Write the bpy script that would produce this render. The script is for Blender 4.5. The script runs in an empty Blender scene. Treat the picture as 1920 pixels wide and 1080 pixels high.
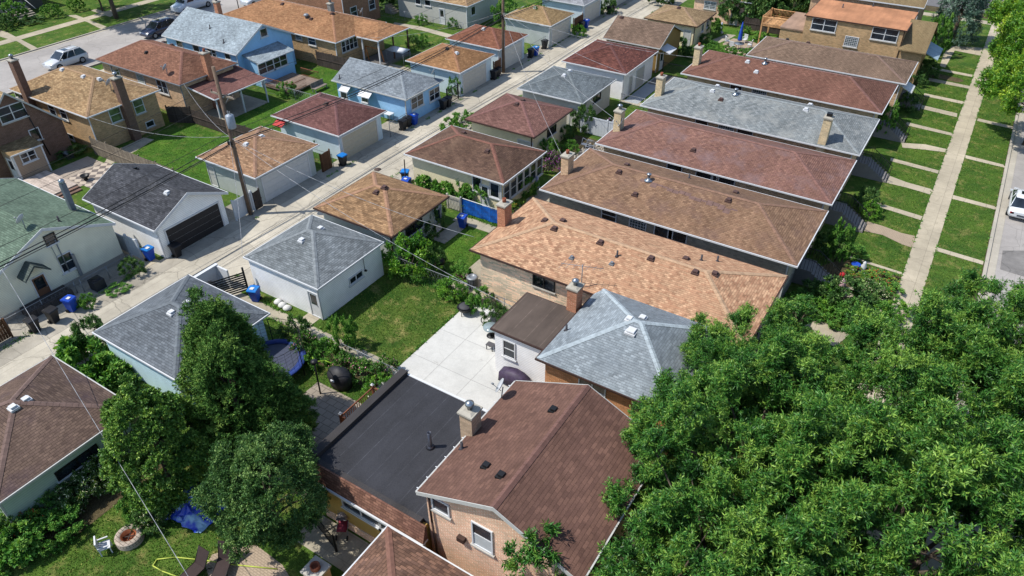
import bpy, bmesh, math, random
import numpy as np
from mathutils import Vector, Matrix
R_ = math.radians
scn = bpy.context.scene
col = scn.collection

# ---------------------------------------------------------------- camera, sky, sun, exposure
cam = bpy.data.cameras.new('camera'); co = bpy.data.objects.new('camera', cam); col.objects.link(co)
cam.sensor_width = 36; cam.lens = 1374.2/1920*36; cam.clip_end = 1500; cam.clip_start = .5
RM = [[0.84410495, 0.53613125, -0.00707994], [-0.31746870, 0.51038842, 0.79919790], [0.43208849, -0.67235924, 0.60102628]]
mw = Matrix(RM).transposed().to_4x4(); mw.translation = (0, 0, 30); co.matrix_world = mw
scn.camera = co
SUN_EL, SUN_AZ = 56.0, 37.5
w = bpy.data.worlds.new('World'); scn.world = w; w.use_nodes = True
nt = w.node_tree; sky = nt.nodes.new('ShaderNodeTexSky'); sky.sky_type = 'NISHITA'; sky.sun_disc = False
sky.sun_elevation = R_(SUN_EL); sky.sun_rotation = R_(-127.5); sky.air_density = 1.0; sky.dust_density = .6
nt.links.new(sky.outputs[0], nt.nodes['Background'].inputs[0]); nt.nodes['Background'].inputs[1].default_value = .15
sl = bpy.data.lights.new('sun', 'SUN'); sl.energy = 4.2; sl.angle = R_(.5); sl.color = (1, .955, .88)
so = bpy.data.objects.new('sun', sl); col.objects.link(so)
sd = Vector((math.cos(R_(SUN_AZ))*math.cos(R_(SUN_EL)), math.sin(R_(SUN_AZ))*math.cos(R_(SUN_EL)), -math.sin(R_(SUN_EL))))
so.rotation_euler = sd.to_track_quat('-Z', 'Y').to_euler()
scn.view_settings.view_transform = 'Standard'; scn.view_settings.look = 'None'
scn.view_settings.exposure = .5; scn.view_settings.gamma = 1

# ---------------------------------------------------------------- scene helpers
OFFS = {}
def tag(o, label=None, cat=None, group=None, kind=None):
    if label: o['label'] = label
    if cat: o['category'] = cat
    if group: o['group'] = group
    if kind: o['kind'] = kind
    return o
def thing(name, label, cat, loc=(0, 0, 0), rz=0, group=None, world=False):
    o = bpy.data.objects.new(name, None); col.objects.link(o); o.empty_display_size = .3
    o.location = loc; o.rotation_euler = (0, 0, rz)
    if world: OFFS[o.name] = Vector(loc)
    return tag(o, label, cat, group)
KIDS = {}
def kid(o, p):
    o.parent = p; KIDS.setdefault(p.name, []).append(o)
def copy_tree(o, parent=None):
    c = o.copy(); col.objects.link(c)
    if parent: kid(c, parent)
    for ch in KIDS.get(o.name, []): copy_tree(ch, c)
    return c
class MB:
    def __init__(s): s.v = []; s.f = []; s.smooth = set()
    def poly(s, pts):
        n = len(s.v); s.v += [tuple(p) for p in pts]; s.f.append(tuple(range(n, n+len(pts)))); return s
    def box(s, x0, x1, y0, y1, z0, z1):
        n = len(s.v)
        s.v += [(x0,y0,z0),(x1,y0,z0),(x1,y1,z0),(x0,y1,z0),(x0,y0,z1),(x1,y0,z1),(x1,y1,z1),(x0,y1,z1)]
        s.f += [tuple(n+i for i in q) for q in ((3,2,1,0),(4,5,6,7),(0,1,5,4),(1,2,6,5),(2,3,7,6),(3,0,4,7))]
        return s
    def taper(s, cx, cy, a0, b0, z0, a1, b1, z1, dx=0, dy=0):
        n = len(s.v)
        for a, b, z, ox, oy in ((a0,b0,z0,0,0),(a1,b1,z1,dx,dy)):
            s.v += [(cx+ox-a,cy+oy-b,z),(cx+ox+a,cy+oy-b,z),(cx+ox+a,cy+oy+b,z),(cx+ox-a,cy+oy+b,z)]
        s.f += [tuple(n+i for i in q) for q in ((3,2,1,0),(4,5,6,7),(0,1,5,4),(1,2,6,5),(2,3,7,6),(3,0,4,7))]
        return s
    def prism(s, pts, axis, a, b):
        """extrude a 2-D outline along x ('x': pts are y,z), y ('y': x,z) or z ('z': x,y)"""
        n = len(s.v); k = len(pts)
        for c in (a, b):
            for p, q in pts: s.v.append({'x': (c, p, q), 'y': (p, c, q), 'z': (p, q, c)}[axis])
        s.f.append(tuple(n+i for i in range(k))); s.f.append(tuple(n+k+i for i in reversed(range(k))))
        for i in range(k): j = (i+1) % k; s.f.append((n+i, n+k+i, n+k+j, n+j))
        return s
    def tube(s, p0, p1, r, n=6, r1=None):
        p0, p1 = Vector(p0), Vector(p1); d = p1-p0
        if d.length < 1e-6: return s
        q = d.to_track_quat('Z', 'Y'); r1 = r if r1 is None else r1; b = len(s.v)
        for p, rr in ((p0, r), (p1, r1)):
            for i in range(n):
                a = 2*math.pi*i/n; s.v.append(tuple(p+q @ Vector((math.cos(a)*rr, math.sin(a)*rr, 0))))
        s.f += [tuple(b+i for i in reversed(range(n))), tuple(b+n+i for i in range(n))]
        for i in range(n):
            j = (i+1) % n; s.smooth.add(len(s.f)); s.f.append((b+i, b+j, b+n+j, b+n+i))
        return s
    def path(s, pts, r, n=5):
        for a, b in zip(pts, pts[1:]): s.tube(a, b, r, n)
        return s
    def lathe(s, prof, c=(0, 0, 0), n=16, closed=True):
        b = len(s.v); k = len(prof)
        for r, z in prof:
            for i in range(n):
                a = 2*math.pi*i/n; s.v.append((c[0]+math.cos(a)*r, c[1]+math.sin(a)*r, c[2]+z))
        for j in range(k-1):
            for i in range(n):
                q = (i+1) % n; s.smooth.add(len(s.f)); s.f.append((b+j*n+i, b+j*n+q, b+(j+1)*n+q, b+(j+1)*n+i))
        if closed:
            if prof[0][0] > .001: s.f.append(tuple(b+i for i in reversed(range(n))))
            if prof[-1][0] > .001: s.f.append(tuple(b+(k-1)*n+i for i in range(n)))
        return s
    def loft(s, rings, cap=True):
        b = len(s.v); n = len(rings[0])
        for r in rings: s.v += [tuple(p) for p in r]
        for j in range(len(rings)-1):
            for i in range(n):
                q = (i+1) % n; s.smooth.add(len(s.f)); s.f.append((b+j*n+i, b+j*n+q, b+(j+1)*n+q, b+(j+1)*n+i))
        if cap:
            s.f.append(tuple(b+i for i in reversed(range(n)))); s.f.append(tuple(b+(len(rings)-1)*n+i for i in range(n)))
        return s
    def build(s, name, mat, parent=None, fix=True):
        me = bpy.data.meshes.new(name)
        off = Vector((0, 0, 0)); p = parent
        while p is not None:
            if p.name in OFFS: off = OFFS[p.name]; break
            p = p.parent
        me.from_pydata([(a-off.x, b-off.y, c-off.z) for a, b, c in s.v], [], s.f)
        if fix:
            bm = bmesh.new(); bm.from_mesh(me); bmesh.ops.recalc_face_normals(bm, faces=bm.faces); bm.to_mesh(me); bm.free()
        uv = me.uv_layers.new(name='UVMap').data
        for pi, pl in enumerate(me.polygons):
            n = pl.normal
            if abs(n.z) > .9995: t = Vector((1, 0, 0)); b = Vector((0, 1, 0))
            else: t = Vector((-n.y, n.x, 0)).normalized(); b = n.cross(t)
            for li in pl.loop_indices:
                v = me.vertices[me.loops[li].vertex_index].co + off
                uv[li].uv = (v.dot(t), v.dot(b))
            if pi in s.smooth: pl.use_smooth = True
        me.materials.append(mat)
        o = bpy.data.objects.new(name, me); col.objects.link(o)
        if parent is not None: kid(o, parent)
        return o

# ---------------------------------------------------------------- materials
KB = 1.55
def D(r, g, b, k=KB, sat=1.0):
    """colour as it shows in full sun (0-255) -> base colour"""
    y = .3*r+.59*g+.11*b; r, g, b = (y+(c-y)*sat for c in (r, g, b))
    f = lambda c: min(.82, (((c/255+.055)/1.055)**2.4 if c > 10 else c/255/12.92)/k)
    return (f(r), f(g), f(b), 1)
KW, KF = .82, .95
class NT:
    def __init__(s, name, rough=.85, spec=.3):
        s.m = bpy.data.materials.new(name); s.m.use_nodes = True; s.t = s.m.node_tree
        s.b = s.t.nodes['Principled BSDF']; s.b.inputs['Roughness'].default_value = rough
        s.b.inputs['Specular IOR Level'].default_value = spec
        s.tc = s.t.nodes.new('ShaderNodeTexCoord')
    def set(s, sock, v):
        if isinstance(v, bpy.types.NodeSocket): s.t.links.new(v, sock)
        elif v is not None: sock.default_value = v
    def uv(s): return s.tc.outputs['UV']
    def ob(s): return s.tc.outputs['Object']
    def mapping(s, vec, scale=(1,1,1), rot=(0,0,0)):
        n = s.t.nodes.new('ShaderNodeMapping'); s.set(n.inputs[0], vec); n.inputs['Scale'].default_value = scale; n.inputs['Rotation'].default_value = rot
        return n.outputs[0]
    def noise(s, scale, detail=3, vec=None, rough=.55, col=False):
        n = s.t.nodes.new('ShaderNodeTexNoise'); s.set(n.inputs['Vector'], vec if vec else s.ob())
        n.inputs['Scale'].default_value = scale; n.inputs['Detail'].default_value = detail; n.inputs['Roughness'].default_value = rough
        return n.outputs['Color' if col else 'Fac']
    def brick(s, bw, rh, c1, c2, mc, ms=.01, off=.5, vec=None, sm=.1):
        n = s.t.nodes.new('ShaderNodeTexBrick'); s.set(n.inputs['Vector'], vec if vec else s.uv())
        n.inputs['Scale'].default_value = 1; n.inputs['Brick Width'].default_value = bw; n.inputs['Row Height'].default_value = rh
        n.inputs['Mortar Size'].default_value = ms; n.inputs['Mortar Smooth'].default_value = sm; n.offset = off
        s.set(n.inputs['Color1'], c1); s.set(n.inputs['Color2'], c2); s.set(n.inputs['Mortar'], mc)
        return n
    def mix(s, f, a, b, mode='MIX'):
        n = s.t.nodes.new('ShaderNodeMix'); n.data_type = 'RGBA'; n.blend_type = mode
        s.set(n.inputs[0], f); s.set(n.inputs[6], a); s.set(n.inputs[7], b); return n.outputs[2]
    def ramp(s, f, stops):
        n = s.t.nodes.new('ShaderNodeValToRGB'); s.set(n.inputs[0], f); e = n.color_ramp.elements
        e[0].position, e[0].color = stops[0][0], stops[0][1]
        e[1].position, e[1].color = stops[-1][0], stops[-1][1]
        for p, c in stops[1:-1]: k = e.new(p); k.color = c
        return n.outputs[0]
    def g(s, f, p0, v0, p1, v1): return s.ramp(f, [(p0, (v0,v0,v0,1)), (p1, (v1,v1,v1,1))])
    def math(s, op, a, b=None):
        n = s.t.nodes.new('ShaderNodeMath'); n.operation = op; s.set(n.inputs[0], a); s.set(n.inputs[1], b); return n.outputs[0]
    def sep(s, v):
        n = s.t.nodes.new('ShaderNodeSeparateXYZ'); s.set(n.inputs[0], v); return n.outputs
    def bump(s, h, strength=.4, dist=.02):
        n = s.t.nodes.new('ShaderNodeBump'); s.set(n.inputs['Height'], h); n.inputs['Strength'].default_value = strength; n.inputs['Distance'].default_value = dist
        s.t.links.new(n.outputs[0], s.b.inputs['Normal'])
    def out(s, c): s.set(s.b.inputs['Base Color'], c); return s.m
MC = {}
def cached(fn):
    def g_(*a, **k):
        key = (fn.__name__, str(a), str(k))
        if key not in MC: MC[key] = fn(*a, **k)
        return MC[key]
    return g_
@cached
def plain(name, c, rough=.7, var=.12, metal=0, spec=.35):
    n = NT(name, rough, spec); n.b.inputs['Metallic'].default_value = metal
    f = n.noise(4, 5); return n.out(n.mix(1, D(*c), n.g(f, .3, 1-var, .7, 1+var), 'MULTIPLY'))
RC = {}
@cached
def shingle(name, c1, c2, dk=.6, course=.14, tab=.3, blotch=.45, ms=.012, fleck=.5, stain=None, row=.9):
    n = NT(name, .92, .12); S_ = .78; RC[n.m.name] = (c1, c2)
    C1, C2 = D(*c1, KB*.86, S_), D(*c2, KB*.86, S_)
    if c1[0] > c1[2]+8: C1, C2 = (C1[0], C1[1]*1.03, C1[2]*.93, 1), (C2[0], C2[1]*1.03, C2[2]*.93, 1)
    b1 = n.brick(tab, course, C1, C2, None, ms)
    m = n.mix(.5, C1, C2); n.set(b1.inputs['Mortar'], n.mix(1, m, (dk, dk, dk, 1), 'MULTIPLY'))
    b2 = n.brick(tab*1.02, course, (1-fleck*.45,)*3+(1,), (1+fleck*.32,)*3+(1,), (1,1,1,1), 0.0, .31)
    c = n.mix(.85, b1.outputs[0], b2.outputs[0], 'MULTIPLY')
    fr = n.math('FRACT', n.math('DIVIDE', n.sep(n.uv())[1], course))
    c = n.mix(1, c, n.ramp(fr, [(0, (row,)*3+(1,)), (.12, (row,)*3+(1,)), (.22, (1,1,1,1)), (1, (1,1,1,1))]), 'MULTIPLY')  # butt-edge gap of each course, its shadow line painted into the colour
    c = n.mix(1, c, n.g(n.noise(.35, 5), .3, 1-blotch*.5, .72, 1+blotch*.4), 'MULTIPLY')
    c = n.mix(1, c, n.g(n.noise(2.2, 6, rough=.7), .25, .88, .75, 1.12), 'MULTIPLY')
    c = n.mix(1, c, n.g(n.noise(26, 2), .25, .84, .75, 1.16), 'MULTIPLY')
    c = n.mix(1, c, n.g(n.noise(1, 4, n.mapping(n.uv(), (2.2, .25, 1))), .3, .93, .7, 1.06), 'MULTIPLY')
    if stain: c = n.mix(n.g(n.noise(.5, 5, rough=.65), .5, 0, .75, .7), c, D(*stain, KB, S_))
    n.bump(n.math('ADD', n.math('SUBTRACT', 1, fr), n.math('MULTIPLY', n.noise(60, 2), .25)), .7, .028)
    return n.out(c)
@cached
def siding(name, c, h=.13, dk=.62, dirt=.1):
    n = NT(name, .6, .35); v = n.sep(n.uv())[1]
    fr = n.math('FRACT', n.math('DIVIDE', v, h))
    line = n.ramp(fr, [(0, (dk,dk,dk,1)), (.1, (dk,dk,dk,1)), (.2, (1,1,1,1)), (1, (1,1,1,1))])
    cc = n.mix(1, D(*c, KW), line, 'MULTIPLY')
    cc = n.mix(1, cc, n.g(n.noise(1.3, 5), .3, 1-dirt, .7, 1+dirt*.5), 'MULTIPLY')
    n.bump(fr, .5, .012); return n.out(cc)
@cached
def bricks(name, c1, c2, mc, bw=.24, rh=.085, fleck=.5):
    n = NT(name, .9, .2)
    b = n.brick(bw, rh, D(*c1, KW, .88), D(*c2, KW, .88), D(*mc, KW), .011)
    b2 = n.brick(bw*1.0, rh, (1-fleck,)*3+(1,), (1.15,)*3+(1,), (1,1,1,1), 0, .37)
    c = n.mix(.8, b.outputs[0], b2.outputs[0], 'MULTIPLY')
    c = n.mix(1, c, n.g(n.noise(.8, 5), .3, .86, .7, 1.1), 'MULTIPLY')
    n.bump(n.math('SUBTRACT', 1, b.outputs[1]), .5, .01); return n.out(c)
@cached
def concrete(name, c, jx=1.5, jy=1.5, crack=.0, stain=.18, joint=.75, patch=0, off=0.0):
    n = NT(name, .9, .25)
    cc = n.mix(1, D(*c), n.g(n.noise(.22, 5), .3, 1-stain, .7, 1+stain*.6), 'MULTIPLY')
    cc = n.mix(1, cc, n.g(n.noise(1.7, 6, rough=.7), .25, 1-stain*.8, .75, 1.08), 'MULTIPLY')
    cc = n.mix(1, cc, n.g(n.noise(18, 3), .25, .91, .75, 1.08), 'MULTIPLY')
    if jx:
        b = n.brick(jx, jy, (1,1,1,1), (.9,.9,.9,1), (joint,joint,joint,1), .022, off)
        cc = n.mix(1, cc, b.outputs[0], 'MULTIPLY')
    if crack:
        wv = n.mix(.5, n.ob(), n.noise(.6, 5, col=True)); v = n.t.nodes.new('ShaderNodeTexVoronoi'); v.feature = 'DISTANCE_TO_EDGE'
        n.set(v.inputs['Vector'], wv); v.inputs['Scale'].default_value = .62
        cc = n.mix(crack, cc, n.mix(1, cc, n.g(v.outputs[0], .0, .3, .012, 1), 'MULTIPLY'))
    if crack: cc = n.mix(n.g(n.noise(.9, 6, rough=.8), .6, 0, .74, .55), cc, n.mix(1, cc, (.55, .53, .5, 1), 'MULTIPLY'))
    n.bump(n.noise(30, 3), .15, .01); return n.out(cc)
@cached
def grass(name, g1, g2, dry, dryamt=.35, fine=1.0):
    n = NT(name, .95, .1)
    c = n.mix(n.g(n.noise(.45, 5, rough=.65), .35, 0, .65, 1), D(*g1), D(*g2))
    c = n.mix(n.g(n.noise(.9, 6, n.mapping(n.ob(), (1,1,1), (0,0,.6)), rough=.7), .52, 0, .7, dryamt), c, D(*dry))
    c = n.mix(1, c, n.g(n.noise(3.5, 6, rough=.75), .25, .62, .75, 1.4), 'MULTIPLY')
    c = n.mix(1, c, n.g(n.noise(9, 4, rough=.8), .3, .65, .7, 1.4), 'MULTIPLY')
    c = n.mix(1, c, n.g(n.noise(22, 3, rough=.7), .3, .6, .7, 1.5), 'MULTIPLY')
    n.bump(n.math('ADD', n.noise(14, 4), n.noise(40, 2)), .9, .06); return n.out(c)
@cached
def glass(name, c=(38, 46, 54)):
    n = NT(name, .06, .7); f = n.noise(.9, 2)
    return n.out(n.mix(1, D(*c), n.g(f, .35, .5, .65, 1.9), 'MULTIPLY'))
@cached
def foliage(name, dark, mid, lite, tipc=None, trans=.28, tipat=.97, rough=.5, spec=.35):
    n = NT(name, rough, spec); a = n.t.nodes.new('ShaderNodeAttribute'); a.attribute_name = 'tint'
    k_ = KF; st = [(0, D(*dark, k_)), (.45, D(*mid, k_)), (.9, D(*lite, k_))]
    if tipc: st += [(tipat-.01, D(*lite, k_)), (tipat, D(*tipc, k_))]
    c = n.ramp(a.outputs['Fac'], st); n.out(c)
    tr = n.t.nodes.new('ShaderNodeBsdfTranslucent'); n.set(tr.inputs[0], n.mix(1, c, (1.15, 1.1, .5, 1), 'MULTIPLY'))
    mx = n.t.nodes.new('ShaderNodeMixShader'); mx.inputs[0].default_value = trans
    n.t.links.new(n.b.outputs[0], mx.inputs[1]); n.t.links.new(tr.outputs[0], mx.inputs[2])
    n.t.links.new(mx.outputs[0], n.t.nodes['Material Output'].inputs[0]); return n.m
@cached
def flatroof(name, c, seam=1.0, sc=(165,150,120)):
    n = NT(name, .85, .2)
    cc = n.mix(1, D(*c), n.g(n.noise(.5, 5), .3, .75, .7, 1.25), 'MULTIPLY')
    cc = n.mix(1, cc, n.g(n.noise(1.4, 6, n.mapping(n.ob(), (1, .15, 1)), rough=.7), .35, .85, .7, 1.25), 'MULTIPLY')
    cc = n.mix(n.g(n.noise(30, 3), .3, 0, .75, .14), cc, D(*sc))
    b = n.brick(seam, 40, (1,1,1,1), (1,1,1,1), (1.7,1.7,1.7,1), .018, 0)
    cc = n.mix(n.g(n.noise(2, 4), .4, .2, .6, 1), cc, n.mix(1, cc, b.outputs[0], 'MULTIPLY'))
    return n.out(cc)
@cached
def wood(name, c, board=.14, axis=0, dk=.45, var=.3):
    n = NT(name, .85, .2); u = n.sep(n.uv())
    fr = n.math('FRACT', n.math('DIVIDE', u[axis], board))
    line = n.ramp(fr, [(0, (dk,)*3+(1,)), (.09, (dk,)*3+(1,)), (.16, (1,1,1,1)), (1, (1,1,1,1))])
    b = n.brick(*((board, 60) if axis == 0 else (60, board)), (1-var,)*3+(1,), (1+var*.6,)*3+(1,), (1,1,1,1), 0, 0)
    c2 = n.mix(1, n.mix(1, D(*c), line, 'MULTIPLY'), b.outputs[0], 'MULTIPLY')
    c2 = n.mix(1, c2, n.g(n.noise(3, 5), .3, .8, .7, 1.2), 'MULTIPLY'); return n.out(c2)

WHITE = plain('white_paint', (228, 230, 232), .5, .05)
OFFW = plain('off_white_trim', (205, 205, 200), .6, .08)
BROWNT = plain('dark_brown_trim', (70, 48, 40), .6)
GREYT = plain('grey_metal', (150, 155, 160), .45, .1, .3)
BLACK = plain('black_metal', (26, 26, 28), .5)
BLKPL = plain('black_plastic', (34, 34, 38), .45)
BLUEPL = plain('blue_plastic', (28, 78, 190), .45)
BLUELT = plain('light_blue_plastic', (30, 130, 215), .45)
GLASS = glass('window_glass'); GLASSG = glass('window_glass_with_green_blind', (105, 125, 90)); BLIND = plain('window_blind', (200, 205, 205), .5, .08)
GBLOCK = plain('glass_block', (70, 88, 92), .25, .3)
RUBBER = plain('rubber', (30, 30, 30), .9)
TERRA = plain('terracotta', (150, 85, 60), .8)
STONE = plain('stone_sill', (200, 195, 185), .8)
BR = {
 'tan': bricks('tan_brick', (176,142,98), (156,118,78), (165,145,115)),
 'tanlt': bricks('light_tan_brick', (196,160,122), (178,140,104), (180,160,135)),
 'brown': bricks('brown_brick', (120,88,70), (92,66,55), (110,95,85)),
 'red': bricks('red_brick', (178,108,74), (150,84,58), (170,140,115)),
 'pink': bricks('pink_brick', (218,172,140), (188,132,104), (222,198,172), .25, .09, .45),
 'mixed': bricks('mixed_cream_brick', (236,200,170), (206,160,128), (222,196,170), .36, .09, .62),
 'grey': bricks('grey_brick', (150,145,132), (130,122,108), (140,135,125)),
 'yellow': bricks('yellow_brick', (200,178,138), (176,150,110), (190,175,145)),
}
SD = {
 'white': siding('white_siding', (222,228,236)), 'grey': siding('pale_grey_siding', (192,196,196)), 'cream': siding('cream_siding', (196,194,176), .11),
 'blue': siding('blue_siding', (132,172,204), .13, .75), 'bluelt': siding('pale_blue_siding', (180,205,222), .13, .8),
 'tan': siding('taupe_siding', (140,122,104)), 'olive': siding('olive_siding', (128,104,60)), 'beige': siding('beige_siding', (204,192,160)),
 'mustard': siding('mustard_siding', (160,130,70), .09, .8), 'greyd': siding('grey_siding', (158,164,160)), 'bluegrey': siding('blue_grey_siding', (172,186,192), .13, .8),
}
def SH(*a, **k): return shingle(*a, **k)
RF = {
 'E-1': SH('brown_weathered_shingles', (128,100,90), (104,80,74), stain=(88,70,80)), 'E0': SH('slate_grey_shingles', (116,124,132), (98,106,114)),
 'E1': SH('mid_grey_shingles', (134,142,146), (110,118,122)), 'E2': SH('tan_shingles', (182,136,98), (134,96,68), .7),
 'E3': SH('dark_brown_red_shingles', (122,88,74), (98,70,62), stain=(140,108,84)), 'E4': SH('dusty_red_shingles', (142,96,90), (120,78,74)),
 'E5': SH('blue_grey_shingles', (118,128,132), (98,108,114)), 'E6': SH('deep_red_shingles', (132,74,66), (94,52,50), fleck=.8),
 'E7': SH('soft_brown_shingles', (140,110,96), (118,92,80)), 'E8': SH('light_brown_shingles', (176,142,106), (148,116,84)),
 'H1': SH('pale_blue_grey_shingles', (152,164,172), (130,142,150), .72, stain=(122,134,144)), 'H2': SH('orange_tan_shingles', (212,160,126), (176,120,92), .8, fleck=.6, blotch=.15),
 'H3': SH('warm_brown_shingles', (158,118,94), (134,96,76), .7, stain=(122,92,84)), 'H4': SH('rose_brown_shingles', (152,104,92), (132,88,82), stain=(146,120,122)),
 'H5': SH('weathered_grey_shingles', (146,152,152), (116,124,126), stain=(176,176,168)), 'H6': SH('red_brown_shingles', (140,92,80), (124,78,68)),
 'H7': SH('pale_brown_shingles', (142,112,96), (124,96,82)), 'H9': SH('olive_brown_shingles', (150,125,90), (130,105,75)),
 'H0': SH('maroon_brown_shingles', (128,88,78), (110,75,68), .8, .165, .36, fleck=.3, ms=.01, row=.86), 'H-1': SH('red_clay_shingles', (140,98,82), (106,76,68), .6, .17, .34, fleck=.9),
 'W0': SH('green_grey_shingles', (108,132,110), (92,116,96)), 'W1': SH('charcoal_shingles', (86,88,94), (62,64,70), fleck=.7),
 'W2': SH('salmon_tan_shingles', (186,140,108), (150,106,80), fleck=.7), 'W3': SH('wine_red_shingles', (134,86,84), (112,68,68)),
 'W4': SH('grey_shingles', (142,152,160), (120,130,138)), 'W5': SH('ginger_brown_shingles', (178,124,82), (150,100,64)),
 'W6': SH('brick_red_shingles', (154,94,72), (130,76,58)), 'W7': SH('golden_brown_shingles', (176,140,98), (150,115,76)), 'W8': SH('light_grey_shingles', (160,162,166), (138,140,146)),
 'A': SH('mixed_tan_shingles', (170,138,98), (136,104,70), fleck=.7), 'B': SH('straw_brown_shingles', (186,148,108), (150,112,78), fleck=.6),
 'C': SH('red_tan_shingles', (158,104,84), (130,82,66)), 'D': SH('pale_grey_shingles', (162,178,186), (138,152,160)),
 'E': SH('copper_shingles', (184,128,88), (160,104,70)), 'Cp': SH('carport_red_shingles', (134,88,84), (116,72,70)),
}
ALLEYC = concrete('alley_concrete', (214,205,186), 4.75, 4.6, .6, .24, .78)
APRON = concrete('apron_concrete', (194,186,170), 3.0, 3.0, .5, .3, .75)
WALKC = concrete('sidewalk_concrete', (204,192,168), 1.52, 1.52, .25, .22, .72)
NEWC = concrete('new_white_concrete', (224,223,217), 2.35, 2.75, .12, .12, .66)
YARDC = concrete('yard_concrete', (196,186,164), 1.2, 1.2, .3, .26, .75)
STREETC = concrete('street_concrete', (184,178,172), 3.6, 6, .3, .16, .8)
ASPH = concrete('asphalt', (120,118,118), 0, 0, .15, .12)
CURBC = concrete('kerb_concrete', (200,192,176), 3, 3, 0, .15, .8)
LAWN = grass('lawn_grass', (64,98,38), (94,122,48), (160,148,92), .7)
LAWNB = grass('lush_lawn_grass', (62,102,36), (90,128,44), (138,142,76), .5)
LAWND = grass('dry_lawn_grass', (58,94,36), (98,118,50), (176,162,104), .75)
SOIL = grass('garden_soil', (84,76,54), (110,98,72), (120,110,86), .4)
GRAVEL = concrete('gravel', (178,172,160), .0, 0, 0, .3)
PAVER = concrete('brick_paver', (196,176,152), .22, .11, 0, .15, .7, 0, .5)

# eave rectangle x0,x1,y0,y1, eave height, ridge height, shape, overhang
BLD = {
'E-1':(-38.0,-30.6,4.6,11.75,2.7,4.25,'hip',.35),
'E0':(-37.9,-30.6,14.2,20.8,2.7,4.1,'hip',.3),
'E1':(-36.5,-29.85,24.1,30.3,2.7,4.2,'hip',.15),
'E2':(-37.1,-29.75,31.15,37.65,2.7,4.0,'hip',.4),
'E3':(-36.7,-27.1,41.1,47.5,2.9,4.1,'hip',.4),
'E4':(-36.7,-29.5,49.6,56.5,2.7,3.95,'hip',.4),
'E5':(-36.5,-29.4,58.15,65.2,2.7,3.9,'hip',.35),
'E6':(-36.2,-28.9,66.45,74.4,2.9,4.1,'hip',.3),
'E7':(-35.9,-29.0,75.25,82.2,2.9,4.5,'gable_x',.3),
'E8':(-35.2,-28.5,85.0,91.3,2.7,3.7,'hip',.3),
'H1':(-14.5,-6.6,24.9,32.4,3.7,5.35,'hip',.35),
'H1a':(-18.1,-14.3,26.0,29.85,3.4,3.5,'flat',.12),
'H2':(-23.4,-5.35,31.5,39.3,3.7,4.95,'hip',.45),
'H3':(-23.6,-5.15,40.65,48.4,3.7,5.05,'hip',.5),
'H4':(-23.6,-5.15,49.5,57.3,3.7,5.05,'hip',.5),
'H5':(-23.7,-5.15,58.4,66.2,3.7,5.05,'hip',.5),
'H6':(-23.6,-5.2,67.6,75.2,3.7,5.0,'hip',.5),
'H7':(-19.8,-4.6,75.9,82.7,3.7,4.7,'hip',.4),
'H8':(-17.0,-6.7,86.2,93.5,5.5,5.6,'flat',.12),
'H9':(-19.0,-6.4,95.2,103.0,5.6,7.4,'gable_x',.4),
'H0':(-13.25,-5.85,13.45,20.85,6.0,7.65,'gable_y',.25),
'H0f':(-19.6,-13.1,13.45,20.35,3.9,3.95,'flat',.3),
'H-1':(-14.6,-4.0,3.6,12.85,3.4,5.1,'hip',.4),
'W0':(-59.5,-47.1,12.9,21.9,3.0,4.95,'gable_x',.15),
'W1':(-52.8,-44.3,23.0,29.35,2.7,4.2,'gable_x',.35),
'W2':(-51.2,-44.25,32.0,38.9,2.7,4.0,'hip',.4),
'W3':(-52.2,-43.95,41.05,47.3,2.7,4.0,'hip',.4),
'W4':(-53.5,-44.0,50.25,56.1,2.7,4.1,'hip_e',.3),
'W5':(-50.7,-43.65,58.5,64.9,2.7,3.9,'hip',.3),
'W6':(-51.3,-44.0,66.4,72.3,2.7,3.8,'hip',.3),
'W7':(-50.2,-43.3,76.4,82.2,2.7,3.8,'hip',.3),
'W8':(-50.5,-43.85,85.8,91.5,2.7,4.0,'hip',.3),
'W9':(-50.5,-43.85,94.5,100.5,2.7,4.0,'hip',.3),
'A':(-79.0,-66.3,22.4,30.1,3.1,7.0,'gable_x',.2),
'Aa':(-68.5,-64.75,24.1,26.85,2.55,3.3,'shed_e',.12),
'B':(-76.4,-64.0,30.85,38.3,3.6,5.3,'hip',.35),
'C':(-76.8,-63.3,40.0,47.0,3.6,5.2,'hip',.35),
'D':(-77.8,-65.5,48.75,57.0,3.5,5.6,'gable_x',.25),
'Dp':(-66.4,-63.4,49.6,54.7,2.7,3.35,'shed_e',.15),
'E':(-79.0,-59.9,57.7,66.2,3.2,4.8,'hip',.35),
'F':(-80.0,-68.6,68.3,75.5,6.2,7.8,'gable_x',.3),
'G':(-67.5,-55.7,76.9,84.5,3.0,4.8,'hip',.25),
}
def roofz(b,x,y):
    x0,x1,y0,y1,ze,zr,sh,oh=b
    if sh=='flat': return ze
    hy=(y1-y0)/2; hx=(x1-x0)/2
    if sh=='gable_x': return zr-(zr-ze)*abs(y-(y0+y1)/2)/hy
    if sh=='gable_y': return zr-(zr-ze)*abs(x-(x0+x1)/2)/hx
    if sh=='shed_e': return ze+(zr-ze)*(x1-x)/(x1-x0)
    h=min(hx,hy); d=min(y-y0,y1-y,x1-x)
    if sh!='hip_e': d=min(d,x-x0)
    return ze+(zr-ze)*d/h

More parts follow.
